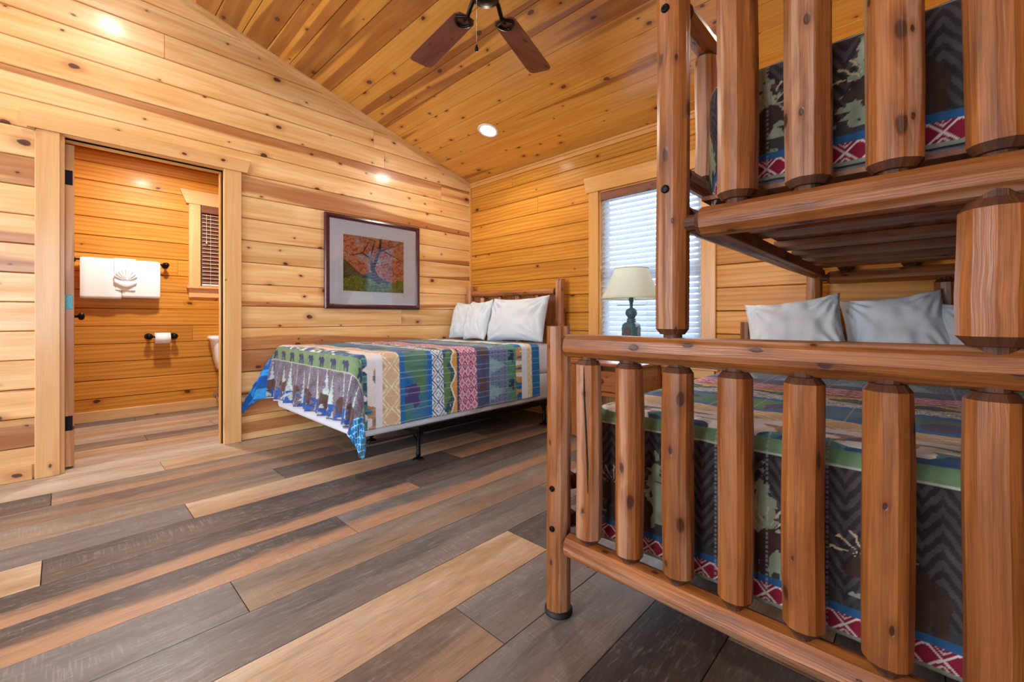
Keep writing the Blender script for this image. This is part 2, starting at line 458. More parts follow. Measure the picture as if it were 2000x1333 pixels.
def log(name, parent, p0, p1, r, mat=None, seed=None, ends=(1, 1), ten=0.03, nf=13, wob=0.06, r1=None, flat_end=(0, 0)):
    """hand-peeled log: flat drawknife facets, chamfered dark ends, tenons"""
    rg = random.Random(seed if seed is not None else RND.random())
    p0, p1 = Vector(p0), Vector(p1); ax = p1-p0; L = ax.length; ax.normalize()
    a = ax.cross(Vector((0, 0, 1)))
    if a.length < 0.1: a = ax.cross(Vector((0, 1, 0)))
    a.normalize(); b = ax.cross(a).normalized()
    r1 = r1 or r
    nr = max(3, int(L/0.16)+1)
    ang = [2*PI*(k+rg.uniform(-.26, .26))/nf for k in range(nf)]
    ph = [(rg.uniform(0, 6.3), rg.uniform(2, 7), rg.uniform(.3, 1)) for k in range(nf)]
    bx, by, bp = rg.uniform(-.0022, .0022), rg.uniform(-.0022, .0022), rg.uniform(0, 3)
    prof = []   # (s, scale, jitter, mat)
    ch = r*0.36
    if ends[0]: prof += [(-ten, .56, 0, 1), (0, .56, 0, 1), (0.001, .74, .5, 1), (ch, .98, 1, 0)]
    else: prof += [(0, 1, 1, 0)]
    s_a, s_b = (ch if ends[0] else 0), L-(ch if ends[1] else 0)
    for i in range(1, nr): prof.append((s_a+(s_b-s_a)*i/nr, 1, 1, 0))
    if ends[1]: prof += [(L-ch, .97, 1, 1), (L-0.001, .74, .5, 1), (L, .56, 0, 1), (L+ten, .56, 0, 1)]
    else: prof += [(L, 1, 1, 0)]
    bm = bmesh.new(); uvl = bm.loops.layers.uv.new('uv'); rings = []; ss = []
    for s, sc, jt, mi in prof:
        ring = []
        rad = r+(r1-r)*max(0, min(1, s/L))
        t = s/L; ox = bx*math.sin(PI*min(max(t, 0), 1)*1.7+bp); oy = by*math.sin(PI*min(max(t, 0), 1)*2.1+bp)
        for k in range(nf):
            q = rad*sc*(1+jt*wob*ph[k][2]*math.sin(ph[k][0]+s*ph[k][1]))
            ring.append(bm.verts.new(p0+ax*s+a*(q*math.cos(ang[k])+ox*jt)+b*(q*math.sin(ang[k])+oy*jt)))
        rings.append(ring); ss.append(s)
    ru, rv = rg.random()*30, rg.random()*30
    for i in range(len(rings)-1):
        for k in range(nf):
            j = (k+1) % nf
            f = bm.faces.new((rings[i][k], rings[i][j], rings[i+1][j], rings[i+1][k])); f.smooth = True
            f.material_index = 1 if (prof[i][3] == 1 and prof[i][1] < .98) and (i+1 >= len(prof) or True) else 0
            a1, a2 = ang[k], ang[j]+(2*PI if j == 0 else 0)
            for lp, (s_, an) in zip(f.loops, ((ss[i], a1), (ss[i], a2), (ss[i+1], a2), (ss[i+1], a1))):
                lp[uvl].uv = (s_+ru, an*r+rv)
    for ring in (rings[0], list(reversed(rings[-1]))):
        f = bm.faces.new(list(reversed(ring))); f.material_index = 1
        for lp in f.loops: lp[uvl].uv = ((lp.vert.co-p0).dot(a)+ru, (lp.vert.co-p0).dot(b)+rv)
    bmesh.ops.recalc_face_normals(bm, faces=bm.faces)
    for e in bm.edges:
        if len(e.link_faces) == 2 and e.calc_face_angle(0) > math.radians(20): e.smooth = False
    me = bpy.data.meshes.new(name); bm.to_mesh(me); bm.free()
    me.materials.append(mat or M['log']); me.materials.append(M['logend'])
    o = link(name, me, parent); o.color = (rg.random(), .3, .3, 1)
    return o

# ------------------------------------------------------------------ the room shell
W, D, H0, SL = 4.5, 6.2, 2.45, 0.271
def cz(y): return H0+SL*min(-y, D+y)
rdg = -D/2
DO0, DO1, DOZ = -3.225, -2.397, 2.02         # bathroom door opening
BX = -1.65                                   # far bathroom wall

def wall_color(rg, tone=(0.2, 0.8), heart=0.3, knots=0.3):
    return (rg.uniform(*tone), heart, knots, 1)

# floor: planks run along y
PL, PW = 1.888, 0.2262
base = MB().box(BX-.1, W+.05, -D-.1, .05, -0.06, -0.0185)
floor = struct(base.build('floor', M['back']))
FC = {'dark': (68, 60, 59), 'gray': (102, 96, 94), 'taupe': (120, 106, 93), 'tan': (178, 150, 120), 'brown': (106, 89, 79), 'light': (172, 154, 136)}
special = {(-5, 0): ('light', .15), (-5, 1): ('light', .3), (-6, 0): ('light', .1), (-6, 1): ('light', .1), (-7, 0): ('gray', .1), (-7, 1): ('tan', .4), (-8, 0): ('taupe', .2), (-8, 1): ('gray', .3), (-4, 0): ('light', .2), (-4, 1): ('tan', .5), (-3, 0): ('dark', .1), (-3, 1): ('taupe', .7), (-2, 0): ('brown', .4), (-2, 1): ('taupe', .5),
           (-1, 0): ('taupe', .25), (-1, 1): ('dark', .1), (0, 0): ('gray', .05), (0, 1): ('tan', .6), (1, 0): ('tan', .2), (1, 1): ('dark', .1), (1, 2): ('brown', .9),
           (2, 0): ('dark', .95), (2, 1): ('dark', .15), (3, 0): ('dark', 1.), (3, 1): ('gray', .95), (4, 0): ('gray', .0), (4, 1): ('taupe', .35), (5, 0): ('dark', .1), (5, 1): ('gray', .1),
           (6, 0): ('tan', .5), (6, 1): ('dark', .0), (7, 0): ('brown', .55), (7, 1): ('gray', .1), (8, 0): ('brown', .35), (8, 1): ('gray', .2), (9, 0): ('dark', .2), (9, 1): ('dark', .1)}
frg = random.Random(5)
for r in range(-12, 16):
    x0 = 1.05+PW*r; x1 = x0+PW
    if x1 > W: x1 = W
    if x0 < BX: x0 = BX
    if x1-x0 < 0.02: continue
    j = -2.795-0.4755*r
    while j < -3.35: j += PL
    while j > -3.35+PL: j -= PL
    k = -2
    ends = [j-2*PL, j-PL, j, j+PL, j+2*PL]
    for i in range(4):
        a, b = max(ends[i], -D), min(ends[i+1], 0)
        if b-a < 0.03: continue
        if x1 < -0.05: a, b = max(a, -3.35), min(b, -1.55)
        if b-a < 0.03: continue
        key = (r, i-1)
        if key in special: nm, al = special[key]
        elif x1 < 0: nm, al = frg.choice(['light', 'tan', 'taupe', 'light', 'gray']), frg.uniform(0, .5)  # bathroom planks paler, the brighter lighting there put into their colour
        else: nm, al = frg.choice(['dark', 'gray', 'taupe', 'brown', 'tan', 'dark']), frg.choice([0, .1, .5, .9])
        c = srgb(*FC[nm]); 
        plank('plank', floor, (0, 0, 0), (0, 1, 0), (1, 0, 0), (0, 0, 1), a, b, x0, x1, M['floor'], 0.016, 0.0018, (c[0], c[1], c[2], al), 0.0015, 0.0011)

# left wall (gable, pierced by the bathroom door)
def gable_back(x0, x1, mb):
    def poly(pts): mb.prism([(x0, y, z) for y, z in pts], (x1-x0, 0, 0))
    poly([(0, -.0185), (0, H0), (DO1, cz(DO1)), (DO1, -.0185)])
    poly([(DO1, DOZ), (DO1, cz(DO1)), (rdg, cz(rdg)), (DO0, cz(DO0)), (DO0, DOZ)])
    poly([(DO0, -.0185), (DO0, cz(DO0)), (-D, H0), (-D, -.0185)])
    return mb
wl = struct(gable_back(-0.12, -0.0185, MB()).build('wall_left', M['back']))
PA = 0.1672
arg = random.Random(3)
Astreak = {13: .62, 11: .7, 9: .5, 8: .45, 6: .55, 2: .7, 3: .72, 1: .5, 0: .45, 4: .4}
for k in range(0, 20):
    z0 = 0.02+PA*k; z1 = z0+PA
    if k == 0: z0 = 0.0
    if z0 > cz(rdg): break
    te = min(0.0, -(z0-H0)/SL); be = max(-D, -D+(z0-H0)/SL)
    def top_end(v): return te
    def bot_end(v): return be
    if z1 > cz(rdg)-0.01: z1 = cz(rdg)-0.01
    if z1-z0 < 0.03: break
    segs = []
    joint = {16: -2.738, 15: -1.198, 5: -0.9, 3: -1.35}.get(k)
    if z0 >= DOZ:
        js = [joint] if joint else ([] if arg.random() < .6 else [arg.uniform(-2.0, -0.4)])
        js = js+[arg.uniform(-4.6, -4.0)]
        pts = [bot_end]+sorted(js)+[top_end]
    elif z1 > DOZ-0.02: pts = None; segs = [(bot_end, DO0-.05), (DO1+.05, top_end), ]
    else: pts = None; segs = [(-D, arg.uniform(-4.7, -4.1)), (None, DO0-.02), (DO1+.02, joint or 0.0)]+([(joint, 0.0)] if joint else [])
    if pts is None and segs and segs[1][0] is None: segs[1] = (segs[0][1], segs[1][1])
    if pts: segs = [(pts[i], pts[i+1]) for i in range(len(pts)-1)]
    for a, b in segs:
        left = (not callable(b)) and b < DO0
        hs = Astreak.get(k, .22)
        if left: hs = {11: .3, 10: .8, 8: .6, 7: .7, 6: .2, 5: .2, 4: .25, 3: .2, 2: .75, 1: .8}.get(k, .3)
        plank('board', wl, (0, 0, 0), (0, 1, 0), (0, 0, 1), (1, 0, 0), a, b, z0, z1, M['pine_a'], color=wall_color(arg, (.3, .8), hs, .42))

# back wall with the blind window
WX0, WX1, WZ0, WZ1 = 1.695, 2.565, 0.60, 2.03
bk = MB().box(0, WX0, .0185, .12, -.06, H0+.02).box(WX1, W, .0185, .12, -.06, H0+.02).box(WX0, WX1, .0185, .12, -.06, WZ0).box(WX0, WX1, .0185, .12, WZ1, H0+.02)
wb = struct(bk.build('wall_back', M['back']))
PB = 0.1635
brg = random.Random(8)
for k in range(0, 15):
    z0, z1 = PB*k, min(PB*(k+1), H0)
    js = {14: [0.65, 2.227], 10: [3.46], 12: [1.0]}.get(k, [brg.uniform(2.9, 4.0)] if brg.random() < .5 else [])
    pts = [0.0]+js+[W]
    for i in range(len(pts)-1):
        pieces = [(pts[i], pts[i+1])]
        if z1 > WZ0 and z0 < WZ1:
            pieces = [p for p in ((pts[i], min(pts[i+1], WX0-.03)), (max(pts[i], WX1+.03), pts[i+1])) if p[1]-p[0] > .02]
        for a, b in pieces:
            plank('board', wb, (0, 0, 0), (1, 0, 0), (0, 0, 1), (0, -1, 0), a, b, z0, z1, M['pine_b'], color=wall_color(brg, (.2, .8), .12, .10))

# right wall with a side window, and the rear wall with added unseen openings
SW0, SW1, SZ0, SZ1 = -4.4, -3.1, 0.6, 2.05
def gable_piece(mb, x, pts): mb.prism([(x, y, z) for y, z in pts], (0.12, 0, 0))
mb = MB()
gable_piece(mb, W, [(.12, -.06), (.12, H0), (SW1, cz(SW1)), (SW1, -.06)])
gable_piece(mb, W, [(SW0, -.06), (SW0, cz(SW0)), (-D-.12, H0), (-D-.12, -.06)])
gable_piece(mb, W, [(SW1, -.06), (SW1, SZ0), (SW0, SZ0), (SW0, -.06)])
gable_piece(mb, W, [(SW1, SZ1), (SW1, cz(SW1)), (SW0, cz(SW0)), (SW0, SZ1)])
wr = struct(mb.build('wall_right', M['pine_b'])); wr.color = (.5, .2, .1, 1)
mb = MB()
for x0, x1, z0, z1 in ((0, .6, 0, H0), (2.3, 2.85, 0, H0), (4.05, W, 0, H0), (.6, 2.3, 0, .6), (.6, 2.3, 2.15, H0), (2.85, 4.05, 2.2, H0)):
    mb.box(x0, x1, -D-.12, -D, z0-.06*(z0 == 0), z1)
wf = struct(mb.build('wall_front', M['pine_b'])); wf.color = (.5, .2, .1, 1)

# ceiling: two slopes of boards
n = math.hypot(1, SL)
mb = MB()
mb.prism([(-.0, 0.12, H0-SL*.12+.03), (0, rdg, cz(rdg)+.03), (0, rdg, cz(rdg)+.12), (0, .12, H0-SL*.12+.12)], (W, 0, 0))
mb.prism([(0, -D-.12, H0-SL*.12+.03), (0, -D-.12, H0-SL*.12+.12), (0, rdg, cz(rdg)+.12), (0, rdg, cz(rdg)+.03)], (W, 0, 0))
ce = struct(mb.build('ceiling', M['back']))
crg = random.Random(21)
ys = [0.0]+[-.115-.167*k for k in range(0, 18)]+[rdg]
for i in range(len(ys)-1):
    a, b = -ys[i]*n, -ys[i+1]*n
    js = {3: [2.9], 8: [3.3], 12: [3.0]}.get(i, [])
    pts = [0]+js+[W]
    for q in range(len(pts)-1):
        hs = [.3, .35, .25, .3, .45, .4, .62, .5, .55, .35, .7, .8, .7, .85, .8, .75, .6, .6, .6, .6][min(i, 19)]
        plank('board', ce, (0, 0, H0), (1, 0, 0), (0, -1/n, SL/n), (0, -SL/n, -1/n), pts[q], pts[q+1], a, b, M['pine_c'], ch=.003, color=wall_color(crg, (.25, .75), hs, .42))
for i in range(18):
    a, b = i*.1728, (i+1)*.1728
    plank('board', ce, (0, -D, H0), (1, 0, 0), (0, 1/n, SL/n), (0, SL/n, -1/n), 0, W, a, b, M['pine_c'], color=wall_color(crg, (.3, .7), .5, .4))

# trims along ceiling and corner
trim = lambda i, mb, mat, tone=.5: (lambda o: (struct(o), setattr(o, 'color', (tone, .1, .05, 1))))(mb.build('trim_%d' % i, mat))
mb = MB(); mb.prism([(0, 0, H0-.045), (0, 0, H0), (0, rdg, cz(rdg)), (0, rdg, cz(rdg)-.045)], (.016, 0, 0))
mb.prism([(0, -.0, H0-.016), (0, 0, H0), (0, rdg, cz(rdg)), (0, rdg, cz(rdg)-.016)], (.03, 0, 0)); trim(1, mb, M['pine_t'])
mb = MB(); mb.box(.0, W, -.016, 0, H0-.05, H0).box(.0, W, -.028, -.016, H0-.016, H0+.004); trim(2, mb, M['pine_tg'])
mb = MB(); mb.box(0, .02, -.02, 0, 0, H0-.01); trim(3, mb, M['pine_tg'])

# baseboard left of the door
bb = struct(MB().bbox(0, .014, -D, -3.335, 0, .088, .003).build('baseboard_left', M['pine_t'])); bb.color = (.45, .1, .1, 1)

# ------------------------------------------------------------------ bathroom shell
mb = MB().box(BX-.1, BX-.0185, -3.45, -1.45, -.06, 2.5)
bw = struct(mb.build('wall_bath', M['back']))
BWY0, BWY1, BWZ0, BWZ1 = -2.236, -1.80, 1.256, 2.09
for k in range(16):
    z0, z1 = .04+.1635*(k-0), .04+.1635*(k+1)
    if k == 0: z0 = 0
    if z0 > 2.45: break
    z1 = min(z1, 2.45)
    j = {8: [-2.42], 4: [-2.3]}.get(k, [])
    pts = [-3.35]+j+[-1.55]
    for i in range(len(pts)-1):
        plank('board', bw, (BX, 0, 0), (0, 1, 0), (0, 0, 1), (1, 0, 0), pts[i], pts[i+1], z0, z1, M['pine_b'], color=wall_color(brg, (.25, .85), .12, .08))
o = struct(MB().box(BX, -.12, -3.45, -3.35, 0, 2.5).build('wall_bath_side_1', M['pine_b'])); o.color = (.5, .1, .1, 1)
o = struct(MB().box(BX, -.12, -1.55, -1.45, 0, 2.5).build('wall_bath_side_2', M['pine_b'])); o.color = (.5, .1, .1, 1)
o = struct(MB().box(BX-.1, -.12, -3.45, -1.45, 2.45, 2.5).build('ceiling_bath', M['pine_b'])); o.color = (.5, .1, .1, 1)
o = struct(MB().bbox(BX, BX+.014, -3.35, -1.55, 0, .095, .003).build('baseboard_bath', M['pine_t'])); o.color = (.6, .1, .35, 1)

# ------------------------------------------------------------------ door
dr = bpy.data.objects.new('door_1', None); COL.objects.link(dr); dr.location = (0, (DO0+DO1)/2, 0); ORG[dr.name] = Vector(dr.location); struct(dr)
def casing(parent, name, mb, mat, col): o = mb.build(name, mat, parent); o.color = col; return o
casing(dr, 'side_casing', MB().bbox(0, .02, DO0-.102, DO0, 0, 2.03, .003), M['pine_t'], (.45, .55, .1, 1))
casing(dr, 'side_casing', MB().bbox(0, .02, DO1, DO1+.112, 0, 2.03, .003), M['pine_t'], (.6, .1, .35, 1))
casing(dr, 'head_casing', MB().prism([(0, -3.357, 2.03), (0, -3.384, 2.122), (0, -2.225, 2.122), (0, -2.25, 2.03)], (.03, 0, 0)), M['pine_t'], (.55, .25, .2, 1))
casing(dr, 'jamb', MB().bbox(-.12, .004, DO0-.02, DO0+.019, 0, DOZ, .002), M['pine_t'], (.4, .1, .1, 1))
casing(dr, 'jamb', MB().bbox(-.12, .004, DO1, DO1+.018, 0, DOZ, .002), M['pine_tg'], (.5, .1, .1, 1))
casing(dr, 'head_jamb', MB().bbox(-.12, .004, DO0-.02, DO1+.018, DOZ, DOZ+.02, .002), M['pine_tg'], (.35, .3, .1, 1))
casing(dr, 'stop', MB().bbox(-.085, -.05, DO1-.012, DO1, 0, DOZ-.012, .002), M['pine_tg'], (.4, .1, .1, 1))
casing(dr, 'stop', MB().bbox(-.085, -.05, DO0, DO1, DOZ-.012, DOZ, .002), M['pine_tg'], (.3, .1, .1, 1))
leaf = MB().bbox(-.93, -.095, -3.205, -3.165, .01, 2.005, .002).build('door_leaf', M['pine_t'], dr); leaf.color = (.3, .5, .1, 1)
for z, m in ((1.80, M['black']), (1.03, M['cyan']), (.28, M['black'])):
    h = MB(); h.bbox(-.0955, -.0925, -3.208, -3.172, z-.045, z+.045, .001); h.lathe((-.09, -3.214, z), [(.006, -.048), (.006, .048)], 10)
    for dz in (-.03, 0, .03): h.lathe((-.0925, -3.188+.006*(dz == 0), z+dz), [(.004, 0), (.004, .001)], 8, axis=0)
    h.build('hinge', m, leaf)
kb = MB(); kb.lathe((-.87, -3.165, .945), [(.03, 0), (.03, .006), (.012, .01), (.011, .03), (.026, .036), (.03, .048), (.024, .062), (.006, .068)], 18, axis=1); kb.build('knob', M['bronze'], leaf)
kb = MB(); kb.lathe((-.87, -3.205, .945), [(.03, 0), (.03, -.006), (.012, -.01), (.011, -.03), (.026, -.036), (.03, -.048), (.024, -.062), (.006, -.068)], 18, axis=1); kb.build('knob', M['bronze'], leaf)

# ------------------------------------------------------------------ windows
def sash(parent, plane, a0, a1, z0, z1, off, mat):
    """double-hung frame with panes; plane 'y' or 'x'"""
    def bx(name, p0, p1, q0, q1, d0, d1, m):
        mb = MB()
        if plane == 'y': mb.bbox(p0, p1, off+d0, off+d1, q0, q1, .002)
        else: mb.bbox(off+d0, off+d1, p0, p1, q0, q1, .002)
        return mb.build(name, m, parent)
    zm = (z0+z1)/2
    for nm, q in (('sash_stile', (a0, a0+.045, z0, z1)), ('sash_stile', (a1-.045, a1, z0, z1)), ('sash_rail', (a0+.045, a1-.045, z0, z0+.05)), ('sash_rail', (a0+.045, a1-.045, z1-.05, z1)), ('meeting_rail', (a0+.045, a1-.045, zm-.03, zm+.03))):
        bx(nm, q[0], q[1], q[2], q[3], 0, .04, mat)
    for q0, q1 in ((z0+.05, zm-.03), (zm+.03, z1-.05)):
        bx('pane', a0+.045, a1-.045, q0, q1, .018, .022, M['glass'])

w1 = bpy.data.objects.new('window_1', None); COL.objects.link(w1); w1.location = (2.13, 0, .5); ORG[w1.name] = Vector(w1.location); struct(w1)
g = (.5, .12, .22, 1)
casing(w1, 'side_casing', MB().bbox(1.598, WX0, -.02, 0, .56, 2.03, .003), M['pine_tg'], g)
casing(w1, 'side_casing', MB().bbox(WX1, 2.662, -.02, 0, .56, 2.03, .003), M['pine_tg'], g)
casing(w1, 'head_casing', MB().prism([(1.575, 0, 2.03), (1.551, 0, 2.165), (2.709, 0, 2.165), (2.685, 0, 2.03)], (0, -.026, 0)), M['pine_tg'], g)
casing(w1, 'sill', MB().bbox(1.575, 2.685, -.045, .04, .555, .585, .004), M['pine_tg'], g)
casing(w1, 'apron', MB().bbox(1.61, 2.655, -.02, 0, .49, .555, .003), M['pine_tg'], g)
for q in ((WX0-.001, WX0+.012), (WX1-.012, WX1+.001)):
    casing(w1, 'jamb', MB().bbox(q[0], q[1], -.001, .12, WZ0-.012, WZ1, .002), M['pine_tg'], g)
casing(w1, 'head_jamb', MB().bbox(WX0+.012, WX1-.012, -.001, .12, WZ1-.012, WZ1, .002), M['pine_tg'], g)
sash(w1, 'y', WX0+.012, WX1-.012, WZ0, WZ1-.012, .07, M['vinyl'])

def blind(root, plane, a0, a1, z0, z1, depth, pitch, wid, tilt, mslat, mval, cords, edge=None, valh=.07, sgn=-1):
    """venetian blind: valance, separate slats, bottom rail, ladder cords; room side is sgn along the plane normal"""
    def P(a, d, z): return (a, d, z) if plane == 'y' else (d, a, z)
    def boxp(mb, p0, p1, d0, d1, q0, q1, c=.002):
        if plane == 'y': return mb.bbox(p0, p1, min(d0, d1), max(d0, d1), q0, q1, c)
        return mb.bbox(min(d0, d1), max(d0, d1), p0, p1, q0, q1, c)
    boxp(MB(), a0, a1, depth+sgn*.018, depth+sgn*.032, z1-valh, z1).build('valance', mval, root)
    boxp(MB(), a0+.005, a1-.005, depth-.018, depth+.018, z1-.045, z1-.004).build('headrail', M['whitemetal'], root)
    z = z1-valh-.004
    ca, sa = math.cos(tilt), math.sin(tilt)
    while z > z0+.035:
        mb = MB(); ring = []
        for aa in (a0+.008, a1-.008):
            top = []; bot = []
            for i in range(5):
                t = -1+2*i/4; cu = (1-t*t)*.0035
                dd, hh = t*wid/2, cu
                top.append(P(aa, depth+sgn*(dd*ca-hh*sa*0.3), z-dd*sa+hh*ca+.0012))
                bot.append(P(aa, depth+sgn*(dd*ca-hh*sa*0.3), z-dd*sa+hh*ca-.0012))
            ring.append(top+bot[::-1])
        mb.rings(ring, True, True, 0, False)
        mats = [mslat]
        if edge is not None:
            dd = wid/2
            d_, q_ = depth+sgn*dd*ca, z-dd*sa
            boxp(mb, a0+.008, a1-.008, d_, d_+sgn*.002, q_-.0028, q_+.0028, .0005)
            for i in range(len(mb.f)-26, len(mb.f)): mb.mi[i] = 1
            mats = [mslat, edge]
        mb.build('slat', mats, root); z -= pitch
    boxp(MB(), a0+.008, a1-.008, depth-.02, depth+.02, z0, z0+.022, .004).build('bottom_rail', edge or mslat, root)
    for c in cords:
        for s2 in (-1, 1):
            MB().tube([P(c, depth+s2*wid/2*max(ca, .3), z1-valh), P(c, depth+s2*wid/2*max(ca, .3), z0+.02)], .0011, 5).build('ladder_cord', M['cord'], root)

bl = thing('window_blind', (2.13, .03, WZ0), 'white slatted blind with brown valance in the large bedroom window', 'window blind')
blind(bl, 'y', WX0+.014, WX1-.014, WZ0+.004, WZ1-.014, .028, .0425, .05, math.radians(46), M['slat'], M['valance'], (1.86, 2.13, 2.40))
MB().tube([(1.80, .0, 1.94), (1.80, -.002, 1.2)], .003, 6).build('tilt_wand', M['cord'], bl)

w2 = bpy.data.objects.new('window_2', None); COL.objects.link(w2); w2.location = (BX, -2.0, 1.1); ORG[w2.name] = Vector(w2.location); struct(w2)
g = (.7, .1, .1, 1)
casing(w2, 'side_casing', MB().bbox(BX, BX+.03, -2.334, BWY0, 1.256, 2.09, .003), M['pine_t'], (.6, .3, .1, 1))
casing(w2, 'side_casing', MB().bbox(BX, BX+.03, BWY1, BWY1+.098, 1.256, 2.09, .003), M['pine_t'], g)
casing(w2, 'head_casing', MB().prism([(BX, -2.355, 2.09), (BX, -2.408, 2.225), (BX, -1.63, 2.225), (BX, -1.68, 2.09)], (.036, 0, 0)), M['pine_t'], g)
casing(w2, 'sill', MB().bbox(BX, BX+.055, -2.35, -1.69, 1.232, 1.256, .003), M['pine_t'], g)
casing(w2, 'apron', MB().bbox(BX, BX+.022, -2.334, -1.70, 1.142, 1.232, .003), M['pine_t'], g)
MB().box(BX, BX+.003, BWY0, BWY1, 1.256, 2.09).build('pane', M['outside'], w2)
bl2 = thing('window_blind', (BX+.02, -2.0, 1.256), 'brown slatted blind in the small bathroom window', 'window blind')
blind(bl2, 'x', BWY0+.004, BWY1-.004, 1.26, 2.086, BX+.018, .0385, .036, math.radians(62), M['brownslat'], M['valance'], (-2.15, -1.90), edge=M['paleedge'], valh=.075, sgn=1)
cd = MB().tube([(BX+.045, -2.19, 2.0), (BX+.047, -2.19, 1.72)], .0014, 5); cd.lathe((BX+.047, -2.19, 1.70), [(.002, .02), (.007, .006), (.007, 0), (.002, -.004)], 8)
cd.build('pull_cord', M['cord'], bl2)

w3 = bpy.data.objects.new('window_3', None); COL.objects.link(w3); w3.location = (W, -3.75, .6); ORG[w3.name] = Vector(w3.location); struct(w3)
sash(w3, 'x', SW0, SW1, SZ0, SZ1, W+.05, M['vinyl'])
w4 = bpy.data.objects.new('added_window_4', None); COL.objects.link(w4); w4.location = (1.45, -D, .6); ORG[w4.name] = Vector(w4.location); struct(w4)  # unseen rear window, added to bring in fill daylight
sash(w4, 'y', .6, 2.3, .6, 2.15, -D-.09, M['vinyl'])
d2 = bpy.data.objects.new('added_door_2', None); COL.objects.link(d2); d2.location = (3.45, -D, 0); ORG[d2.name] = Vector(d2.location); struct(d2)  # unseen rear glass door, likewise added as a daylight source
sash(d2, 'y', 2.85, 4.05, 0, 2.2, -D-.09, M['vinyl'])

# ------------------------------------------------------------------ recessed ceiling lights
def downlight(x, y, label, zc=None, normal=None, power=14, col=(1, .90, .76)):
    z = cz(y) if zc is None else zc
    nv = Vector((0, -SL/n, -1/n)) if zc is None else Vector((0, 0, -1))
    if zc is None and y < rdg: nv = Vector((0, SL/n, -1/n))
    t = thing('recessed_light', (x, y, z), label, 'ceiling light', 'recessed ceiling lights')
    rot = nv.to_track_quat('Z', 'Y'); c = Vector((x, y, z))
    def lt(prof, name, mat):
        mb = MB(); mb.lathe((0, 0, 0), prof, 28); mb.v = [tuple(c+rot @ Vector(p)) for p in mb.v]; return mb.build(name, mat, t)
    lt([(.095, -.002), (.095, .003), (.086, .007), (.074, .005), (.070, -.001)], 'trim_ring', M['whitemetal'])
    lt([(.070, -.001), (.068, .003), (.03, .0045)], 'diffuser', M['light'])
    L = area_light('downlight', c+nv*.016, (0, 0, 0), .13, .13, power, col, 'DISK')
    L.rotation_euler = (-nv).to_track_quat('Z', 'Y').to_euler()
    return t
downlight(.915, -.588, 'round white recessed ceiling light shining near the corner above the picture')
downlight(3.40, -.59, 'recessed ceiling light above the bunk bed and blind window')
downlight(.9, -2.95, 'recessed ceiling light above the bathroom door side of the room')
downlight(3.2, -4.6, 'recessed ceiling light on the slope behind the camera')
downlight(.9, -4.6, 'recessed ceiling light on the slope behind the camera beside the wall')
downlight(-.75, -2.6, 'round ceiling light inside the bathroom', zc=2.45, power=44, col=(1, .96, .90))

# ------------------------------------------------------------------ ceiling fan
FX, FY, FZ = 2.182, -1.79, 2.50
fan = thing('ceiling_fan', (FX, FY, cz(FY)), 'dark bronze ceiling fan with reddish brown blades and a pull chain', 'ceiling fan')
MB().lathe((FX, FY, 0), [(.075, cz(FY)+.02), (.075, cz(FY)-.03), (.05, cz(FY)-.07), (.018, cz(FY)-.075)], 24).build('canopy', M['bronze'], fan)
MB().lathe((FX, FY, 0), [(.012, cz(FY)-.07), (.012, 2.70)], 12).build('downrod', M['bronze'], fan)
MB().lathe((FX, FY, 0), [(.02, 2.72), (.05, 2.70), (.10, 2.68), (.125, 2.65), (.125, 2.60), (.115, 2.585), (.12, 2.575), (.10, 2.56), (.06, 2.555)], 32).build('motor_housing', M['bronze'], fan)
MB().lathe((FX, FY, 0), [(.06, 2.56), (.070, 2.55), (.070, 2.505), (.062, 2.486), (.03, 2.478), (.008, 2.474)], 28).build('switch_housing', M['bronze'], fan)
a1 = math.atan2(-1.49-FY, 1.53-FX)
for k in range(5):
    a = math.radians((172.5, 107.5, 30, -38, -108)[k])
    ca, sa = math.cos(a), math.sin(a); th = math.radians(3)
    def P(r, t, z): return (FX+r*ca-t*math.cos(th)*sa, FY+r*sa+t*math.cos(th)*ca, FZ+z+t*math.sin(th))
    out = []
    for i in range(9):
        q = PI/2+PI*i/8; out.append((.185+.035*math.cos(q), -.058*math.sin(q)*-1))
    pts = [(.20, .062), (.175, .046), (.168, 0), (.175, -.046), (.20, -.062)]; LB = .045
    tip = [(.60+LB, -.074)]+[(.625+LB+.035*math.sin(u), -.074+.03*(1-math.cos(u))) for u in (0.5, 1.0, 1.5)]+[(.66+LB, 0)]+[(.625+LB+.035*math.sin(u), .074-.03*(1-math.cos(u))) for u in (1.5, 1.0, .5)]+[(.60+LB, .074)]
    poly = pts+tip
    mb = MB(); nn = len(poly)
    top = [P(r, t, .003) for r, t in poly]; bot = [P(r, t, -.003) for r, t in poly]
    mb.add(top+bot, [tuple(range(nn)), tuple(reversed(range(nn, 2*nn)))]+[((i+1) % nn, i, nn+i, nn+(i+1) % nn) for i in range(nn)])
    bd = mb.build('blade', M['blade'], fan)
    # blade iron: arm and an open fan-shaped loop under the blade root
    mb = MB()
    mb.tube([P(.085, 0, .058), P(.13, 0, .035), P(.165, 0, -.006), P(.20, 0, -.009)], [.011, .012, .012, .008], 8)
    loop = [(.165, 0)]+[(.165+.085*math.cos(u), .05*math.sin(u)*1.0) for u in np.linspace(-1.15, 1.15, 9)]+[(.165, 0)]
    mb.tube([P(r, t, -.009) for r, t in loop], .0085, 6)
    for t in (-.03, 0, .03): mb.lathe(P(.235, t, -.012), [(.006, 0), (.006, .004)], 8)
    mb.build('blade_iron', M['bronze'], fan)
ch = MB()
for i in range(46): ch.sphere((FX-.03, FY-.035, 2.50-.0052*i), .0022, n=6, m=4)
ch.build('pull_chain', M['steel'], fan)
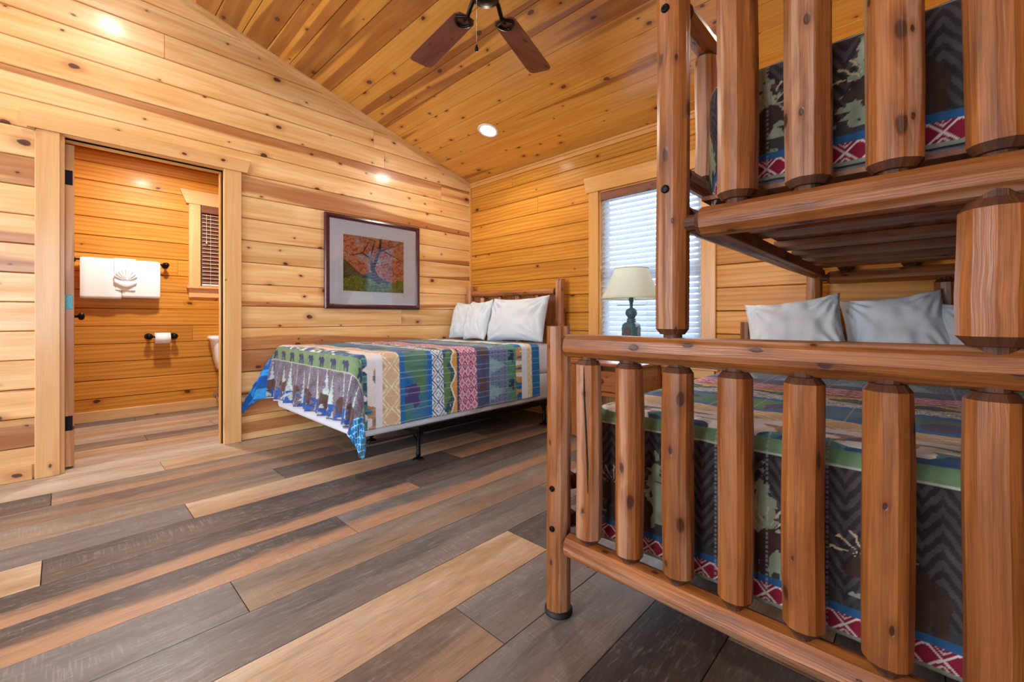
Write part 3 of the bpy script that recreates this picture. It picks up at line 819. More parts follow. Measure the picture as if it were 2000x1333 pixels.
MB().lathe((FX-.03, FY-.035, 2.235), [(.002, .03), (.006, .018), (.010, .004), (.008, -.002), (.002, -.004)], 12).build('chain_fob', M['bronze'], fan)

# ------------------------------------------------------------------ bunk bed
FYB, HYB = -2.13, -.10
bunk = thing('bunk_bed', (3.64, -1.1, 0), 'tall varnished log bunk bed with a spindle footboard beside the camera', 'bunk bed')
SP = [2.999, 3.133, 3.268, 3.403, 3.537, 3.673, 3.809, 3.945, 4.081, 4.217, 4.305]
UP = [3.408, 3.545, 3.682, 3.815, 3.95, 4.085, 4.20]
def bolt(parent, p, ax, r=.009):
    mb = MB(); s = ax[1]
    mb.lathe(p, [(r, 0), (r, .003*s), (r*.75, .005*s), (r*.5, .0055*s), (r*.45, .003*s)], 16, axis=ax[0]); mb.build('bolt', M['black'], parent)
for yy, foot in ((FYB, True), (HYB, False)):
    sd = 100 if foot else 300
    for i, x in enumerate((2.885, 4.40)):
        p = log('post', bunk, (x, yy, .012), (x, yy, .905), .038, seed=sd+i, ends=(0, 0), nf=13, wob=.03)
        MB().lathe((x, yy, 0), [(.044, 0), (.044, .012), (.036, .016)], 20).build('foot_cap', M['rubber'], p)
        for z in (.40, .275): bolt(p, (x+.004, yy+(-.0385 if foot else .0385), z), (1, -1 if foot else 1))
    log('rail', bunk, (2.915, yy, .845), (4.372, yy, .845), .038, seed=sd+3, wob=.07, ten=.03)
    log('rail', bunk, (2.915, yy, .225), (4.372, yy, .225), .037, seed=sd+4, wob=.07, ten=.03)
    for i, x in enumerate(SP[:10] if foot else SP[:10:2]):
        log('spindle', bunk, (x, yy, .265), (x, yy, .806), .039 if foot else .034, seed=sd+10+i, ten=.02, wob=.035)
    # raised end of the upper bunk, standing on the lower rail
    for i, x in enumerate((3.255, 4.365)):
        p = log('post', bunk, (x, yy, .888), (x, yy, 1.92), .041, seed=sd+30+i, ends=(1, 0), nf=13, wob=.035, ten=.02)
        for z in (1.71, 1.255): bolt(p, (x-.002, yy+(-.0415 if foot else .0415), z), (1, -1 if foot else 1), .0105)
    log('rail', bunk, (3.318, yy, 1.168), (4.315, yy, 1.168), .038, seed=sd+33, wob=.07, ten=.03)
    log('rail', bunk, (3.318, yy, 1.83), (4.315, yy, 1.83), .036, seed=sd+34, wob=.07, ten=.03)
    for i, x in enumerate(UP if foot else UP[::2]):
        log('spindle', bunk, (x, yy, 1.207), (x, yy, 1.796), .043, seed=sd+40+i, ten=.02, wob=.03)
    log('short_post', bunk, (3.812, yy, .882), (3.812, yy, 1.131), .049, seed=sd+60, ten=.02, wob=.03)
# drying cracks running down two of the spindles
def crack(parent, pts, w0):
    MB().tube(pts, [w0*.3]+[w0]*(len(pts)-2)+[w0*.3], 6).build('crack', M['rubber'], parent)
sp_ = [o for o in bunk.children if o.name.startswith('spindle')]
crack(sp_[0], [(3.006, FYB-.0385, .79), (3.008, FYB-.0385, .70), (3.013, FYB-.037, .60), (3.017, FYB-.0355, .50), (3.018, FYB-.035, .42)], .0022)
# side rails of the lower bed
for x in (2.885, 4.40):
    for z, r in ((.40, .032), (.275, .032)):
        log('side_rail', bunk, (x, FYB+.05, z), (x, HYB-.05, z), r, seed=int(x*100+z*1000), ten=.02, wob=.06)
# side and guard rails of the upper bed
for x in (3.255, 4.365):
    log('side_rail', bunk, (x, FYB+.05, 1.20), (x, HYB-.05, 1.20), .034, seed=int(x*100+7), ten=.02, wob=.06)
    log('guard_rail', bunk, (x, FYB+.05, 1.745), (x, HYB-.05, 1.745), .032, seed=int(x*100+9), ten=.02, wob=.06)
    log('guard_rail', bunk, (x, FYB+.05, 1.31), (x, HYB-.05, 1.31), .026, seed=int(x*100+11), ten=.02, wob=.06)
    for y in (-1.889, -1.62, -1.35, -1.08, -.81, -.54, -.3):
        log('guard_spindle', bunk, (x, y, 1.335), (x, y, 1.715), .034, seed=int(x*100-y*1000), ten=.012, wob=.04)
# boards carrying the upper mattress, ledgers under them
for y in (-1.93, -1.56, -1.18, -.86, -.58, -.33):
    MB().bbox(3.29, 4.33, y-.065, y+.065, 1.212, 1.238, .002).build('bed_board', M['board'], bunk)
MB().bbox(3.29, 4.33, -2.06, -2.035, 1.150, 1.205, .002).build('end_board', M['logend'], bunk)  # dark end-grain brown stands in for the shade under the mattress platform
MB().bbox(3.30, 4.32, -2.055, -.15, 1.2385, 1.25, .001).build('bunk_panel', M['board'], bunk)
for x in (3.30, 4.32): MB().bbox(x-.012, x+.012, -2.06, -.14, 1.17, 1.211, .002).build('ledger', M['board'], bunk)
# lower bed base
for y in (-2.0, -1.65, -1.3, -.95, -.6, -.25):
    MB().bbox(2.92, 4.365, y-.045, y+.045, .262, .30, .002).build('bed_board', M['board'], bunk)

def rbox(name, x0, x1, y0, y1, z0, z1, r, mat, parent=None, label=None, cat=None, group=None, seg=3):
    bm = bmesh.new(); bmesh.ops.create_cube(bm, size=1)
    for v in bm.verts: v.co = ((x0+x1)/2+v.co.x*(x1-x0), (y0+y1)/2+v.co.y*(y1-y0), (z0+z1)/2+v.co.z*(z1-z0))
    bmesh.ops.bevel(bm, geom=bm.edges[:], offset=r, segments=seg, profile=.5, affect='EDGES')
    for f in bm.faces: f.smooth = True
    me = bpy.data.meshes.new(name); bm.to_mesh(me); bm.free(); me.materials.append(mat)
    o = link(name, me, parent, ((x0+x1)/2, (y0+y1)/2, z0))
    if label: tag(o, label, cat, group)
    return o
rbox('box_spring', 2.945, 4.345, -2.03, -.15, .302, .43, .02, M['boxspring'], label='low box spring under the lower bunk mattress', cat='box spring')
rbox('mattress', 2.945, 4.345, -2.035, -.145, .431, .635, .04, M['sheet'], label='white mattress on the lower bunk under the patterned quilt', cat='mattress')
rbox('mattress', 3.315, 4.315, -2.03, -.15, 1.251, 1.54, .04, M['sheet'], label='white mattress on the upper bunk', cat='mattress')

# ------------------------------------------------------------------ quilts
def S(r, g, b): return np.array(srgb(r, g, b)[:3])
def hash2(a, b): v = np.sin(a*127.1+b*311.7)*43758.5453; return v-np.floor(v)
def vnoise(x, y):
    xi, yi = np.floor(x), np.floor(y); fx, fy = x-xi, y-yi; fx = fx*fx*(3-2*fx); fy = fy*fy*(3-2*fy)
    return (hash2(xi, yi)*(1-fx)+hash2(xi+1, yi)*fx)*(1-fy)+(hash2(xi, yi+1)*(1-fx)+hash2(xi+1, yi+1)*fx)*fy
def put(c, m, col): c[m] = col
def animal(lx, ly):
    """standing bear seen from the side, about one unit wide; returns mask"""
    m = ((lx/.46)**2+((ly-.48)/.24)**2 < 1) | (((lx-.42)/.17)**2+((ly-.62)/.15)**2 < 1) | (((lx-.58)/.09)**2+((ly-.56)/.07)**2 < 1)
    for c0 in (-.34, -.16, .17, .33): m |= (np.abs(lx-c0) < .075) & (ly < .45) & (ly > 0)
    m |= (((lx+.1)/.25)**2+((ly-.62)/.16)**2 < 1)
    return m
def diamonds(u, v, pu, pv):
    a = np.abs((u/pu) % 1-.5)*2; b = np.abs((v/pv) % 1-.5)*2
    return a+b     # 0 in the corners .. 2 in the middle
def quilt_paint(p, q, dropF, L, seed, warm):
    N = p.size; c = np.zeros((N, 3))
    sF = q+dropF
    mot = vnoise(p*38+seed, q*38); mot2 = vnoise(p*90, q*90+seed); broad = vnoise(p*7+seed, q*7)
    # ---- foot panel: herringbone night sky, pale firs, dark moose and bear
    k_ = 2.0 if warm else 1.0
    jig = .006*k_*(vnoise(p*120, sF*60)-.5)
    zig = (np.abs(((p/(.030*k_)) % 1)-.5)*.034*k_*1.3+sF+jig*.6) / (.017*k_) % 1
    foot = np.where((zig > .5)[:, None], S(92, 84, 100), S(128, 120, 132)) if not warm else np.where((zig > .5)[:, None], S(54, 47, 50), S(80, 72, 75))  # cool branch paler and bluer: daylight on that bed put into the print
    foot = foot*(.7+.6*mot[:, None])
    pit = .118*k_; kx = np.floor(p/pit); ph = hash2(kx, 3.0+seed)
    h = (sF-.02)/((.30 if warm else .27)+.06*(ph-.5)); dx = np.abs(p-(kx+.5+.3*(ph-.5))*pit)
    wd = (1-h)*.045*k_*(.55+.45*(1-((h*9) % 1)))+.010*k_*(mot2-.5)
    tree = (h > .0) & (h < 1) & (dx < wd) & (mot2 > .12)
    foot[tree] = (S(150, 156, 132) if warm else S(176, 190, 192))*(.75+.45*mot[tree][:, None])
    low = sF < .10
    blue = low & (mot > .45); foot[blue] = S(52, 84, 148)*(.7+.6*mot2[blue][:, None]) if not warm else S(64, 62, 62)
    ap = .30 if warm else .235
    kb = np.floor((p+.055)/ap); lx = ((p+.055)/ap % 1-.5)*2.0+.04*(mot2-.5); ly = (sF-.05)/(.17 if warm else .13)+.05*(mot2-.5)
    fl = np.where(hash2(kb, 9.0) > .5, 1, -1)
    an = animal(lx*fl, ly) & (ly > 0)
    foot[an] = (S(70, 50, 42) if warm else S(88, 66, 62))*(.8+.4*mot[an][:, None])
    if warm:   # antlers: curved tines fanning out above the head
        ax_, ay_ = lx*fl-.42, ly-.72
        ra = np.hypot(ax_, ay_*1.1); ta = np.arctan2(ay_, ax_)
        ant = (ra > .10) & (ra < .40) & (ay_ > 0) & (np.abs(np.sin(ta*6.5+ra*5)) < .30) & (mot2 > .2)
        foot[ant] = S(206, 184, 146)
    c[:] = foot
    if warm:
        m = sF < .066; put(c, m, S(48, 92, 136))
        m = sF < .050; d = diamonds(p, sF-.004, .05, .046); c[m] = S(140, 30, 54); c[m & (np.abs(d-1) < .12)] = S(226, 206, 196); c[m & (np.abs(d-1.5) < .08)] = S(214, 190, 186); c[m & (d > 1.8)] = S(226, 200, 196)
        m = sF < .009; put(c, m, S(140, 146, 132))
    else:
        m = sF < .006; put(c, m, S(206, 206, 222))
    # ---- green band with dark bears
    g0 = (-.022 if dropF > .3 else .013) if warm else -.085
    g = (q > g0) & (q < .015)
    c[g] = S(112, 140, 104)*(.88+.24*mot[g][:, None])
    if not warm:
        lx = ((p/.17) % 1-.5)*2.2; an = g & animal(-lx, (q+.078)/.085)
        c[an] = S(58, 60, 92)
    put(c, (np.abs(q-g0+.002) < .0025), S(180, 186, 170))
    # ---- stripes across the bed
    qq = q+.006*np.sin(p*9)
    B = [.015, .075, .13, .18, .29, .54, .625, .69, .75, .765, .93, 1.06, 1.25, 1.35, 1.42, 1.48, 1.54, 9]
    k = np.searchsorted(np.array(B), q)   # k = index of the next bound
    def sel(i): return k == i
    m = sel(1); c[m] = np.where((vnoise(p*26, q*14) > .5)[m][:, None], S(74, 134, 138), S(58, 84, 128)); mm = m & (vnoise(p*18+5, q*20) > .62); c[mm] = S(232, 232, 228)
    m = sel(2); nz = vnoise(p*16, q*22+2); c[m] = S(228, 226, 224); c[m & (nz > .5)] = S(176, 134, 96); c[m & (nz > .66)] = S(40, 118, 164); c[m & (nz > .78)] = S(120, 84, 60)
    m = sel(3); c[m] = S(226, 228, 236)
    m = sel(4); c[m] = S(208, 180, 142); d = diamonds(p, q-.18, .13, .11); c[m & (np.abs(d-1) < .07)] = S(238, 228, 202); c[m & (np.abs(d-1.45) < .07)] = S(240, 230, 206); c[m & (d > 1.8)] = S(184, 152, 120)
    m = sel(5); st = vnoise(p*55, q*7); mixv = np.clip(vnoise(p*9+3, q*9)*1.6-.3, 0, 1)[:, None]
    bl = S(24, 104, 172)*(1-mixv)+S(86, 132, 88)*mixv; c[m] = (bl*(.75+.5*st[:, None]))[m]
    lx = ((p/.36) % 1-.5)*2.6; an = m & animal(lx, (q-.31)/.17); c[an] = S(74, 62, 118)
    c[m & (q < .325)] = S(36, 108, 176); c[m & (q > .50)] = S(24, 104, 180)
    m = sel(6); c[m] = S(226, 230, 234); d = diamonds(p, q-.54, .10, .085); c[m & (np.abs(d-1) < .13)] = S(62, 92, 138); c[m & (np.abs(d-1.55) < .12)] = S(80, 108, 150); c[m & (np.abs(d-.45) < .1)] = S(96, 122, 158)
    m = sel(7); nz = vnoise(p*15+8, q*16); c[m] = S(206, 210, 206); c[m & (nz > .4)] = S(50, 78, 112); c[m & (nz > .66)] = S(92, 132, 84)
    m = sel(8); wv = .705+.018*np.sin(p*34)+.012*vnoise(p*40, q*0); c[m] = S(214, 158, 80); c[m & (q < wv)] = S(62, 92, 92); c[m & (np.abs(q-wv) < .006)] = S(236, 232, 220)
    m = sel(9); c[m] = S(60, 70, 112)
    m = sel(10); c[m] = S(212, 150, 178); d = diamonds(p, q-.765, .082, .055); c[m & (d > 1.05)] = S(150, 42, 92); c[m & (d > 1.45)] = S(222, 178, 200); c[m & (d > 1.72)] = S(112, 26, 74); c[m & (np.abs(d-.86) < .08)] = S(240, 226, 232); c[m & (d < .3)] = S(178, 84, 122)
    m = sel(11); c[m] = S(72, 86, 130)*(.8+.4*mot[m][:, None]); lx = ((p/.25) % 1-.5)*2.1; an = m & animal(lx, (q-.945)/.11); c[an] = S(98, 72, 74)
    m = sel(12); zg = (np.abs(((q/.022) % 1)-.5)*.024+p)/.015 % 1; c[m] = np.where((zg > .5)[m][:, None], S(74, 88, 140), S(134, 154, 182))
    hh = (q-1.06)/.17; dx = np.abs((p/.20) % 1-.5)*.20; tr = m & (hh < 1) & (dx < (1-hh)*.085*(.6+.4*(1-(hh*8) % 1))); c[tr] = S(138, 176, 192)*(.85+.3*mot[tr][:, None])
    m = sel(13); c[m] = S(78, 146, 122)*(.85+.3*mot[m][:, None]); lx = ((p/.22) % 1-.5)*2.4; an = m & animal(lx, (q-1.258)/.085); c[an] = S(38, 58, 96)
    m = sel(14); nz = vnoise(p*22, q*10); c[m] = S(232, 236, 240); c[m & (nz > .42)] = S(206, 156, 82); c[m & (nz > .72)] = S(28, 112, 170)
    m = sel(15); c[m] = S(226, 232, 242)
    m = sel(16); c[m] = S(224, 206, 162); d = diamonds(p, q, .05, .06); c[m & (np.abs(d-1) < .15)] = S(240, 232, 206)
    m = sel(17); c[m] = S(26, 110, 166)*(.85+.3*mot[m][:, None])
    top = q > .015
    # quilting lines
    if warm:
        dash = ((sF/.011) % 1) < .55
        ln = (np.abs(((p+.03)/.118) % 1-.5)*.118 < .0021) & dash & (q < .02); c[ln] = c[ln]*.5+S(170, 170, 176)*.5
        ln = (np.abs(((p+.03)/.118) % 1-.5)*.118 < .0026) & (q > .02); c[ln] = c[ln]*.75+S(220, 224, 224)*.25
    ln = (np.abs((p/.034) % 1-.5)*.034 < .0022) & top & (not warm); c[ln] = c[ln]*.75+S(220, 226, 226)*.25
    return np.clip(c*(.95+.1*mot2[:, None]), 0, 1), broad

def edge(a, rr):
    t = np.clip(a/rr, 0, PI/2); ext = np.clip(a-rr*PI/2, 0, None)
    return rr*np.sin(t), rr*(1-np.cos(t))+ext
def quilt(name, x0, x1, yf, L, zt, dF, dL, dR, step, seed, warm, label, flare=.25, flareL=.25, xmin=None, ripF=.012, ripS=.006, fwave=.15, blueL=False, ymin=None, pf=(9, 9), fine=.0025, turn=0.0, rho=.10):
    rr = .045
    def spaced(lo, hi, fine0, fine1, f):
        out = [lo]
        while out[-1] < hi: out.append(out[-1]+(f if fine0 <= out[-1] < fine1 else step))
        out[-1] = hi; return np.array(out)
    p = spaced(x0-dL, x1+dR, pf[0], pf[1], fine); q = spaced(-dF, L, -dF, .06, fine)
    P, Q = np.meshgrid(p, q); P = P.ravel(); Q = Q.ravel()
    X0, X1, Y0 = x0+rr, x1-rr, yf+rr
    pe0, pe1 = x0+rr*0, x1
    aR = np.clip(P-X1, 0, None); aL = np.clip(X0-P, 0, None); b = np.clip(-(Q-rr), 0, None)
    # flat coordinates are measured on the cloth; the roll-over uses an arc of radius rr
    a = np.maximum(aR, aL); r = np.hypot(a, b); th = np.arctan2(b, np.maximum(a, 1e-9))
    hz, dn = edge(r, rr)
    fl = np.where(aL > 0, flareL, flare)
    corner = np.where((a > 0) & (b > 0), np.sin(2*th), 0.0)
    hang = np.clip(r-rr*1.5, 0, None)
    hz = hz+fl*corner*hang*1.0
    dn = dn-corner*hang*.06*fl
    # folds
    tot = max(dF, .01)
    foot = np.where(b > 0, np.sin(th), 0)
    fold = np.sin(P*2*PI/fwave+seed+.7*np.sin(P*11+seed))*.6+np.sin(P*2*PI/(fwave*.53)+2*seed)*.4
    side = np.sin(Q*2*PI/.31+seed)*.6+np.sin(Q*2*PI/.17+seed*3)*.4
    hz = hz+np.clip(hang/.3, 0, 1.2)*(foot**2*ripF*(1+fold)+np.where(a > 0, np.cos(th)**2, 0)*ripS*(1+side))
    thd = np.where((aR > 0) & (b > 0), th-turn*np.sin(2*th), th)
    sx = np.where(aR > 0, 1, -1)
    X = np.clip(P, X0, X1)+sx*hz*np.where(a > 0, np.cos(thd), 0)
    Y = yf+np.maximum(Q, rr)-hz*np.where(b > 0, np.sin(thd), 0)
    Z = zt-dn
    if xmin is not None: X = np.maximum(X, xmin)
    if ymin is not None: Y = np.maximum(Y, ymin)
    topm = (a <= 0) & (b <= 0)
    Z = Z+np.where(topm, .004*np.sin(P*14)*np.sin(Q*11+1), 0)
    Z = Z+.0022*(vnoise(P*30, Q*30)-.5)
    X = X+.0025*(vnoise(P*25+4, Q*25)-.5)*(a > 0); Y = Y+.003*(vnoise(P*25+9, Q*25)-.5)*(b > 0)
    col, _ = quilt_paint(P, Q, dF, L, seed, warm)
    if blueL:
        lm = (P < x0+.0) & (Q < .25)
        nz = vnoise(P*22, Q*22); n2 = vnoise(P*60, Q*60)
        cc = np.where((nz > .62)[:, None], S(54, 140, 206), S(30, 84, 164))*(.75+.5*n2[:, None]); col[lm] = cc[lm]
        tip = (aR > .20) & (b > .20) & (aR+b > .52)
        cc = np.tile(S(26, 108, 168), (P.size, 1)); u = (aR-b)/.05; v = (aR+b)/.05
        key = ((np.abs(u % 1-.5) < .10) | (np.abs(v % 1-.5) < .10)) & (vnoise(P*70, Q*70) > .35); cc[key] = S(150, 206, 226); col[tip] = cc[tip]
    nx, ny = len(p), len(q)
    idx = np.arange(nx*ny).reshape(ny, nx)
    quads = np.stack([idx[:-1, :-1], idx[:-1, 1:], idx[1:, 1:], idx[1:, :-1]], -1).reshape(-1, 4)
    # rounded cloth corners: faces beyond the rounding are cut away
    pc_, qc = P[quads].mean(1), Q[quads].mean(1); keepf = np.ones(len(quads), bool)
    for ex, sg in ((x1+dR, 1), (x0-dL, -1)):
        da = rho-(ex-pc_)*sg; db = rho-(qc+dF)
        keepf &= ~((da > 0) & (db > 0) & (np.hypot(da, db) > rho))
    quads = quads[keepf]
    me = bpy.data.meshes.new(name)
    me.vertices.add(nx*ny); me.vertices.foreach_set('co', np.stack([X, Y, Z], 1).ravel().astype(np.float32))
    me.loops.add(quads.size); me.loops.foreach_set('vertex_index', quads.ravel().astype(np.int32))
    me.polygons.add(len(quads)); me.polygons.foreach_set('loop_start', np.arange(0, quads.size, 4, dtype=np.int32))
    me.update(calc_edges=True); me.validate()
    me.polygons.foreach_set('use_smooth', np.ones(len(me.polygons), bool))
    at = me.color_attributes.new('Col', 'FLOAT_COLOR', 'POINT')
    at.data.foreach_set('color', np.concatenate([col, np.ones((P.size, 1))], 1).astype(np.float32).ravel())
    me.materials.append(M['quilt'])
    o = link(name, me, None, ((x0+x1)/2, yf+L/2, zt))
    md = o.modifiers.new('thickness', 'SOLIDIFY'); md.thickness = .007; md.offset = -1
    return tag(o, label, 'quilt', 'lodge patchwork quilts')

quilt('quilt', .03, 1.375, -2.065, 1.635, .715, .385, .34, .42, .006, 1.3, False, 'blue and multicoloured patchwork quilt on the bed under the picture', flare=.20, turn=.42, rho=.09, flareL=.62, xmin=.012, ripF=.024, ripS=.007, fwave=.19, blueL=True, fine=.005)
quilt('quilt', 2.935, 4.355, -2.05, 1.75, .650, .385, .36, .30, .0075, 2.1, True, 'lodge quilt with firs and moose on the lower bunk behind the spindles', flare=.02, flareL=.02, ripF=.004, ripS=.004, fwave=.3, ymin=-2.078, pf=(2.6, 3.9))
quilt('quilt', 3.305, 4.325, -2.045, 1.80, 1.556, .275, .20, .20, .0075, 4.4, True, 'lodge quilt with firs hanging at the upper bunk end', flare=.0, flareL=.0, ripF=.003, ripS=.003, fwave=.3, ymin=-2.060, pf=(3.1, 3.95))

# ------------------------------------------------------------------ pillows
def pillow(label, c, w, h, t, yaw, lean, roll=0.0, seed=0, group=None):
    """standing pillow; c = middle of its bottom edge, lean = tilt back from vertical"""
    rg = np.random.RandomState(seed); n = 40
    u, v = np.meshgrid(np.linspace(-1, 1, n), np.linspace(-1, 1, n)); u = u.ravel(); v = v.ravel()
    th = (np.clip(1-np.abs(u)**2.6, 0, 1)*np.clip(1-np.abs(v)**2.4, 0, 1))**.48
    X = w/2*u*(1-.07*(1-v*v)*np.abs(u)**3); Z = h/2*v*(1-.09*(1-u*u)*np.abs(v)**3)
    sag = -.012*(1-u*u)*np.clip(v, 0, 1)
    wr = np.zeros_like(u)
    for sx in (-1, 1):
        for sz in (-1, 1):
            a = np.arctan2((v-sz)*sz*-1, (u-sx)*sx*-1*1.3); d = np.hypot(v-sz, (u-sx)*1.3)
            wr += np.sin(a*17+rg.rand()*6)*np.exp(-((d-.5)/.38)**2)*.011
    wr += .014*(vnoise(u*5+seed, v*3+seed)-.5)
    T1 = t/2*th+wr*th**.5*1.6; T2 = -t/2*th*.9
    def place(x, yy, z):
        x2 = x*math.cos(roll)-z*math.sin(roll); z2 = x*math.sin(roll)+z*math.cos(roll)+h/2
        y3 = yy*math.cos(lean)+z2*math.sin(lean); z3 = z2*math.cos(lean)-yy*math.sin(lean)
        return np.stack([c[0]+x2*math.cos(yaw)-y3*math.sin(yaw), c[1]+x2*math.sin(yaw)+y3*math.cos(yaw), c[2]+z3], 1)
    A = place(X, -T1, Z+sag); Bk = place(X, -T2, Z+sag)
    idx = np.arange(n*n).reshape(n, n); fs = []
    q = np.stack([idx[:-1, :-1], idx[:-1, 1:], idx[1:, 1:], idx[1:, :-1]], -1).reshape(-1, 4)
    allv = np.concatenate([A, Bk]); fs = q.tolist()+(q[:, ::-1]+n*n).tolist()
    bd = list(idx[0, :])+list(idx[1:, -1])+list(idx[-1, ::-1][1:])+list(idx[::-1, 0][1:-1])
    for i in range(len(bd)): j = (i+1) % len(bd); fs.append([int(bd[i]), int(bd[i]+n*n), int(bd[j]+n*n), int(bd[j])])
    me = bpy.data.meshes.new('pillow'); me.from_pydata(allv.tolist(), [], fs)
    bm = bmesh.new(); bm.from_mesh(me); bmesh.ops.remove_doubles(bm, verts=bm.verts, dist=.0004); bmesh.ops.recalc_face_normals(bm, faces=bm.faces)
    for f in bm.faces: f.smooth = True
    bm.to_mesh(me); bm.free(); me.materials.append(M['white_cloth'])
    o = link('pillow', me, None, c)
    return tag(o, label, 'pillow', group)
gp = 'white pillows on the bed under the picture'
pillow('white pillow against the wall corner of the headboard', (.315, -.345, .715), .55, .41, .17, .0, .30, 0, 1, gp)
pillow('white pillow leaning in the middle between two other pillows', (.575, -.47, .718), .35, .41, .14, -.12, .30, .03, 2, gp)
pillow('largest white pillow, at the nightstand side of the bed', (1.05, -.41, .716), .66, .43, .19, .06, .28, .02, 3, gp)
gb = 'white pillows on the lower bunk'
pillow('white pillow nearest the window on the lower bunk', (3.215, -.50, .685), .46, .38, .16, .10, .36, .13, 4, gb)
pillow('white pillow in the middle of the lower bunk, crossed by shadows', (3.62, -.31, .68), .42, .40, .16, .05, .34, .13, 5, gb)
pillow('dim white pillow behind the thick short post on the lower bunk', (3.99, -.29, .68), .42, .36, .16, 0, .34, .06, 6, gb)

# ------------------------------------------------------------------ bed under the picture
bed = thing('bed_frame', (.70, -1.1, 0), 'black metal bed frame on round feet with a log headboard', 'bed frame')
for x in (.045, 1.345):
    mb = MB(); mb.box(x-.018, x+.018, -1.97, -.12, .185, .189); sx = 1 if x > 1 else -1
    mb.box(x+sx*.014, x+sx*.018, -1.62 if x > 1 else -1.97, -.12, .185, .225); mb.build('side_rail', M['black'], bed)
for y in (-1.60, -.30):
    MB().box(.03, 1.36, y-.016, y+.016, .172, .185).build('cross_rail', M['black'], bed)
    for x in (.09, .70, 1.325):
        lg = MB().lathe((x, y, 0), [(.014, .172), (.014, .05), (.016, .045), (.016, .03), (.010, .02)], 14).build('leg', M['black'], bed)
        MB().lathe((x, y, 0), [(.010, .02), (.02, .016), (.036, .008), (.037, .001)], 20).build('glide', M['black'], lg)
        MB().tube([(x, y, .10), (x, y-.035, .17)], .006, 6).build('brace', M['black'], lg)
for i, x in enumerate((.085, 1.338)):
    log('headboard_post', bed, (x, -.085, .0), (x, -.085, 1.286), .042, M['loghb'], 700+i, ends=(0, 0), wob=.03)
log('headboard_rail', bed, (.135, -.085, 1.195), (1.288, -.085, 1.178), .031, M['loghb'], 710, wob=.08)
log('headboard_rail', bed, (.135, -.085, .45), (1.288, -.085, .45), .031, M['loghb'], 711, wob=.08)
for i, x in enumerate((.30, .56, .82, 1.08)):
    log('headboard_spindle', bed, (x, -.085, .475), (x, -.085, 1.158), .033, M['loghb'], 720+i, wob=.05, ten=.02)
for i, x in enumerate((.20, .43, .69, .95, 1.19)):
    MB().bbox(x-.075, x+.075, -.062, -.044, .40, 1.165, .003).build('headboard_slat', M['board'], bed)
rbox('box_spring', .03, 1.365, -2.045, -.125, .226, .45, .03, M['sheet'], label='white covered box spring on the black metal bed frame', cat='box spring')
rbox('mattress', .03, 1.365, -2.05, -.12, .452, .70, .045, M['sheet'], label='white sheeted mattress under the blue patchwork quilt', cat='mattress')

# ------------------------------------------------------------------ nightstand and lamp
ns = thing('nightstand', (1.985, -.23, 0), 'wooden nightstand with one drawer under the window', 'nightstand')
NX0, NX1, NY0, NY1 = 1.70, 2.27, -.425, -.03
MB().bbox(NX0-.015, NX1+.015, NY0-.02, NY1+.005, .572, .60, .006).build('top', M['furn'], ns)
for x in (NX0+.028, NX1-.028):
    for y in (NY0+.028, NY1-.028):
        MB().bbox(x-.026, x+.026, y-.026, y+.026, 0, .572, .006).build('leg', M['furn'], ns)
for x in (NX0+.012, NX1-.012):
    MB().bbox(x-.008, x+.008, NY0+.054, NY1-.054, .34, .57, .002).build('side_panel', M['furnside'], ns)
MB().bbox(NX0+.054, NX1-.054, NY1-.02, NY1-.006, .06, .57, .002).build('back_panel', M['furnside'], ns)
MB().bbox(NX0+.054, NX1-.054, NY0+.01, NY0+.028, .345, .375, .002).build('apron', M['furn'], ns)
MB().bbox(NX0+.02, NX1-.02, NY0+.03, NY1-.03, .09, .11, .002).build('shelf', M['furn'], ns)
dw = MB().bbox(NX0+.06, NX1-.06, NY0-.008, NY0+.012, .382, .535, .006).build('drawer', M['furn'], ns)
MB().lathe((1.985, NY0-.008, .462), [(.010, 0), (.010, -.012), (.018, -.018), (.019, -.034), (.014, -.04)], 14, axis=1).build('knob', M['loghb'], dw)

LX, LY = 2.133, -.25
lamp = thing('table_lamp', (LX, LY, .60), 'teal turned table lamp with a cream bell shade on the nightstand', 'table lamp')
def octo(prof, c=.32, n=8):
    mb = MB(); rs = []
    for r, z in prof:
        k = r*c; pts = [(r, r-k), (r-k, r), (-r+k, r), (-r, r-k), (-r, -r+k), (-r+k, -r), (r-k, -r), (r, -r+k)]
        rs.append([(LX+x, LY+y, z) for x, y in pts])
    mb.rings(rs, True, True, 0, False); return mb
octo([(.072, .60), (.072, .618), (.062, .63), (.055, .64)]).build('foot', M['lampblue'], lamp)
body = octo([(.050, .64), (.056, .66), (.058, .86), (.052, .885), (.036, .90)]).build('body', M['lampblue'], lamp)
for dx, dy in ((1, 0), (-1, 0), (0, 1), (0, -1)):
    arch = [(-.026, .675), (.026, .675), (.026, .85)]+[(.026*math.cos(u), .85+.02*math.sin(u)) for u in np.linspace(.3, PI-.3, 6)]+[(-.026, .85)]
    pts = [(LX+dx*.0575-dy*s, LY+dy*.0575+dx*s, z) for s, z in arch]
    MB().prism(pts, (dx*.0035, dy*.0035, 0)).build('inset_panel', M['lampbrown'], body)
MB().lathe((LX, LY, 0), [(.03, .895), (.036, .90), (.036, .91), (.028, .914), (.033, .918), (.033, .926), (.024, .93)], 20).build('collar', M['lampblue'], lamp)
MB().lathe((LX, LY, 0), [(.024, .928), (.030, .94), (.042, .958), (.044, .975), (.038, .992), (.022, 1.004), (.012, 1.008)], 22).build('ball', M['lampblue'], lamp)
MB().lathe((LX, LY, 0), [(.012, 1.005), (.012, 1.05), (.017, 1.052), (.017, 1.10)], 14).build('socket', M['lampblue'], lamp)
MB().tube([(LX-.075, LY-.075, 1.028), (LX+.075, LY+.075, 1.028)], .0022, 6).build('switch_rod', M['bronze'], lamp)
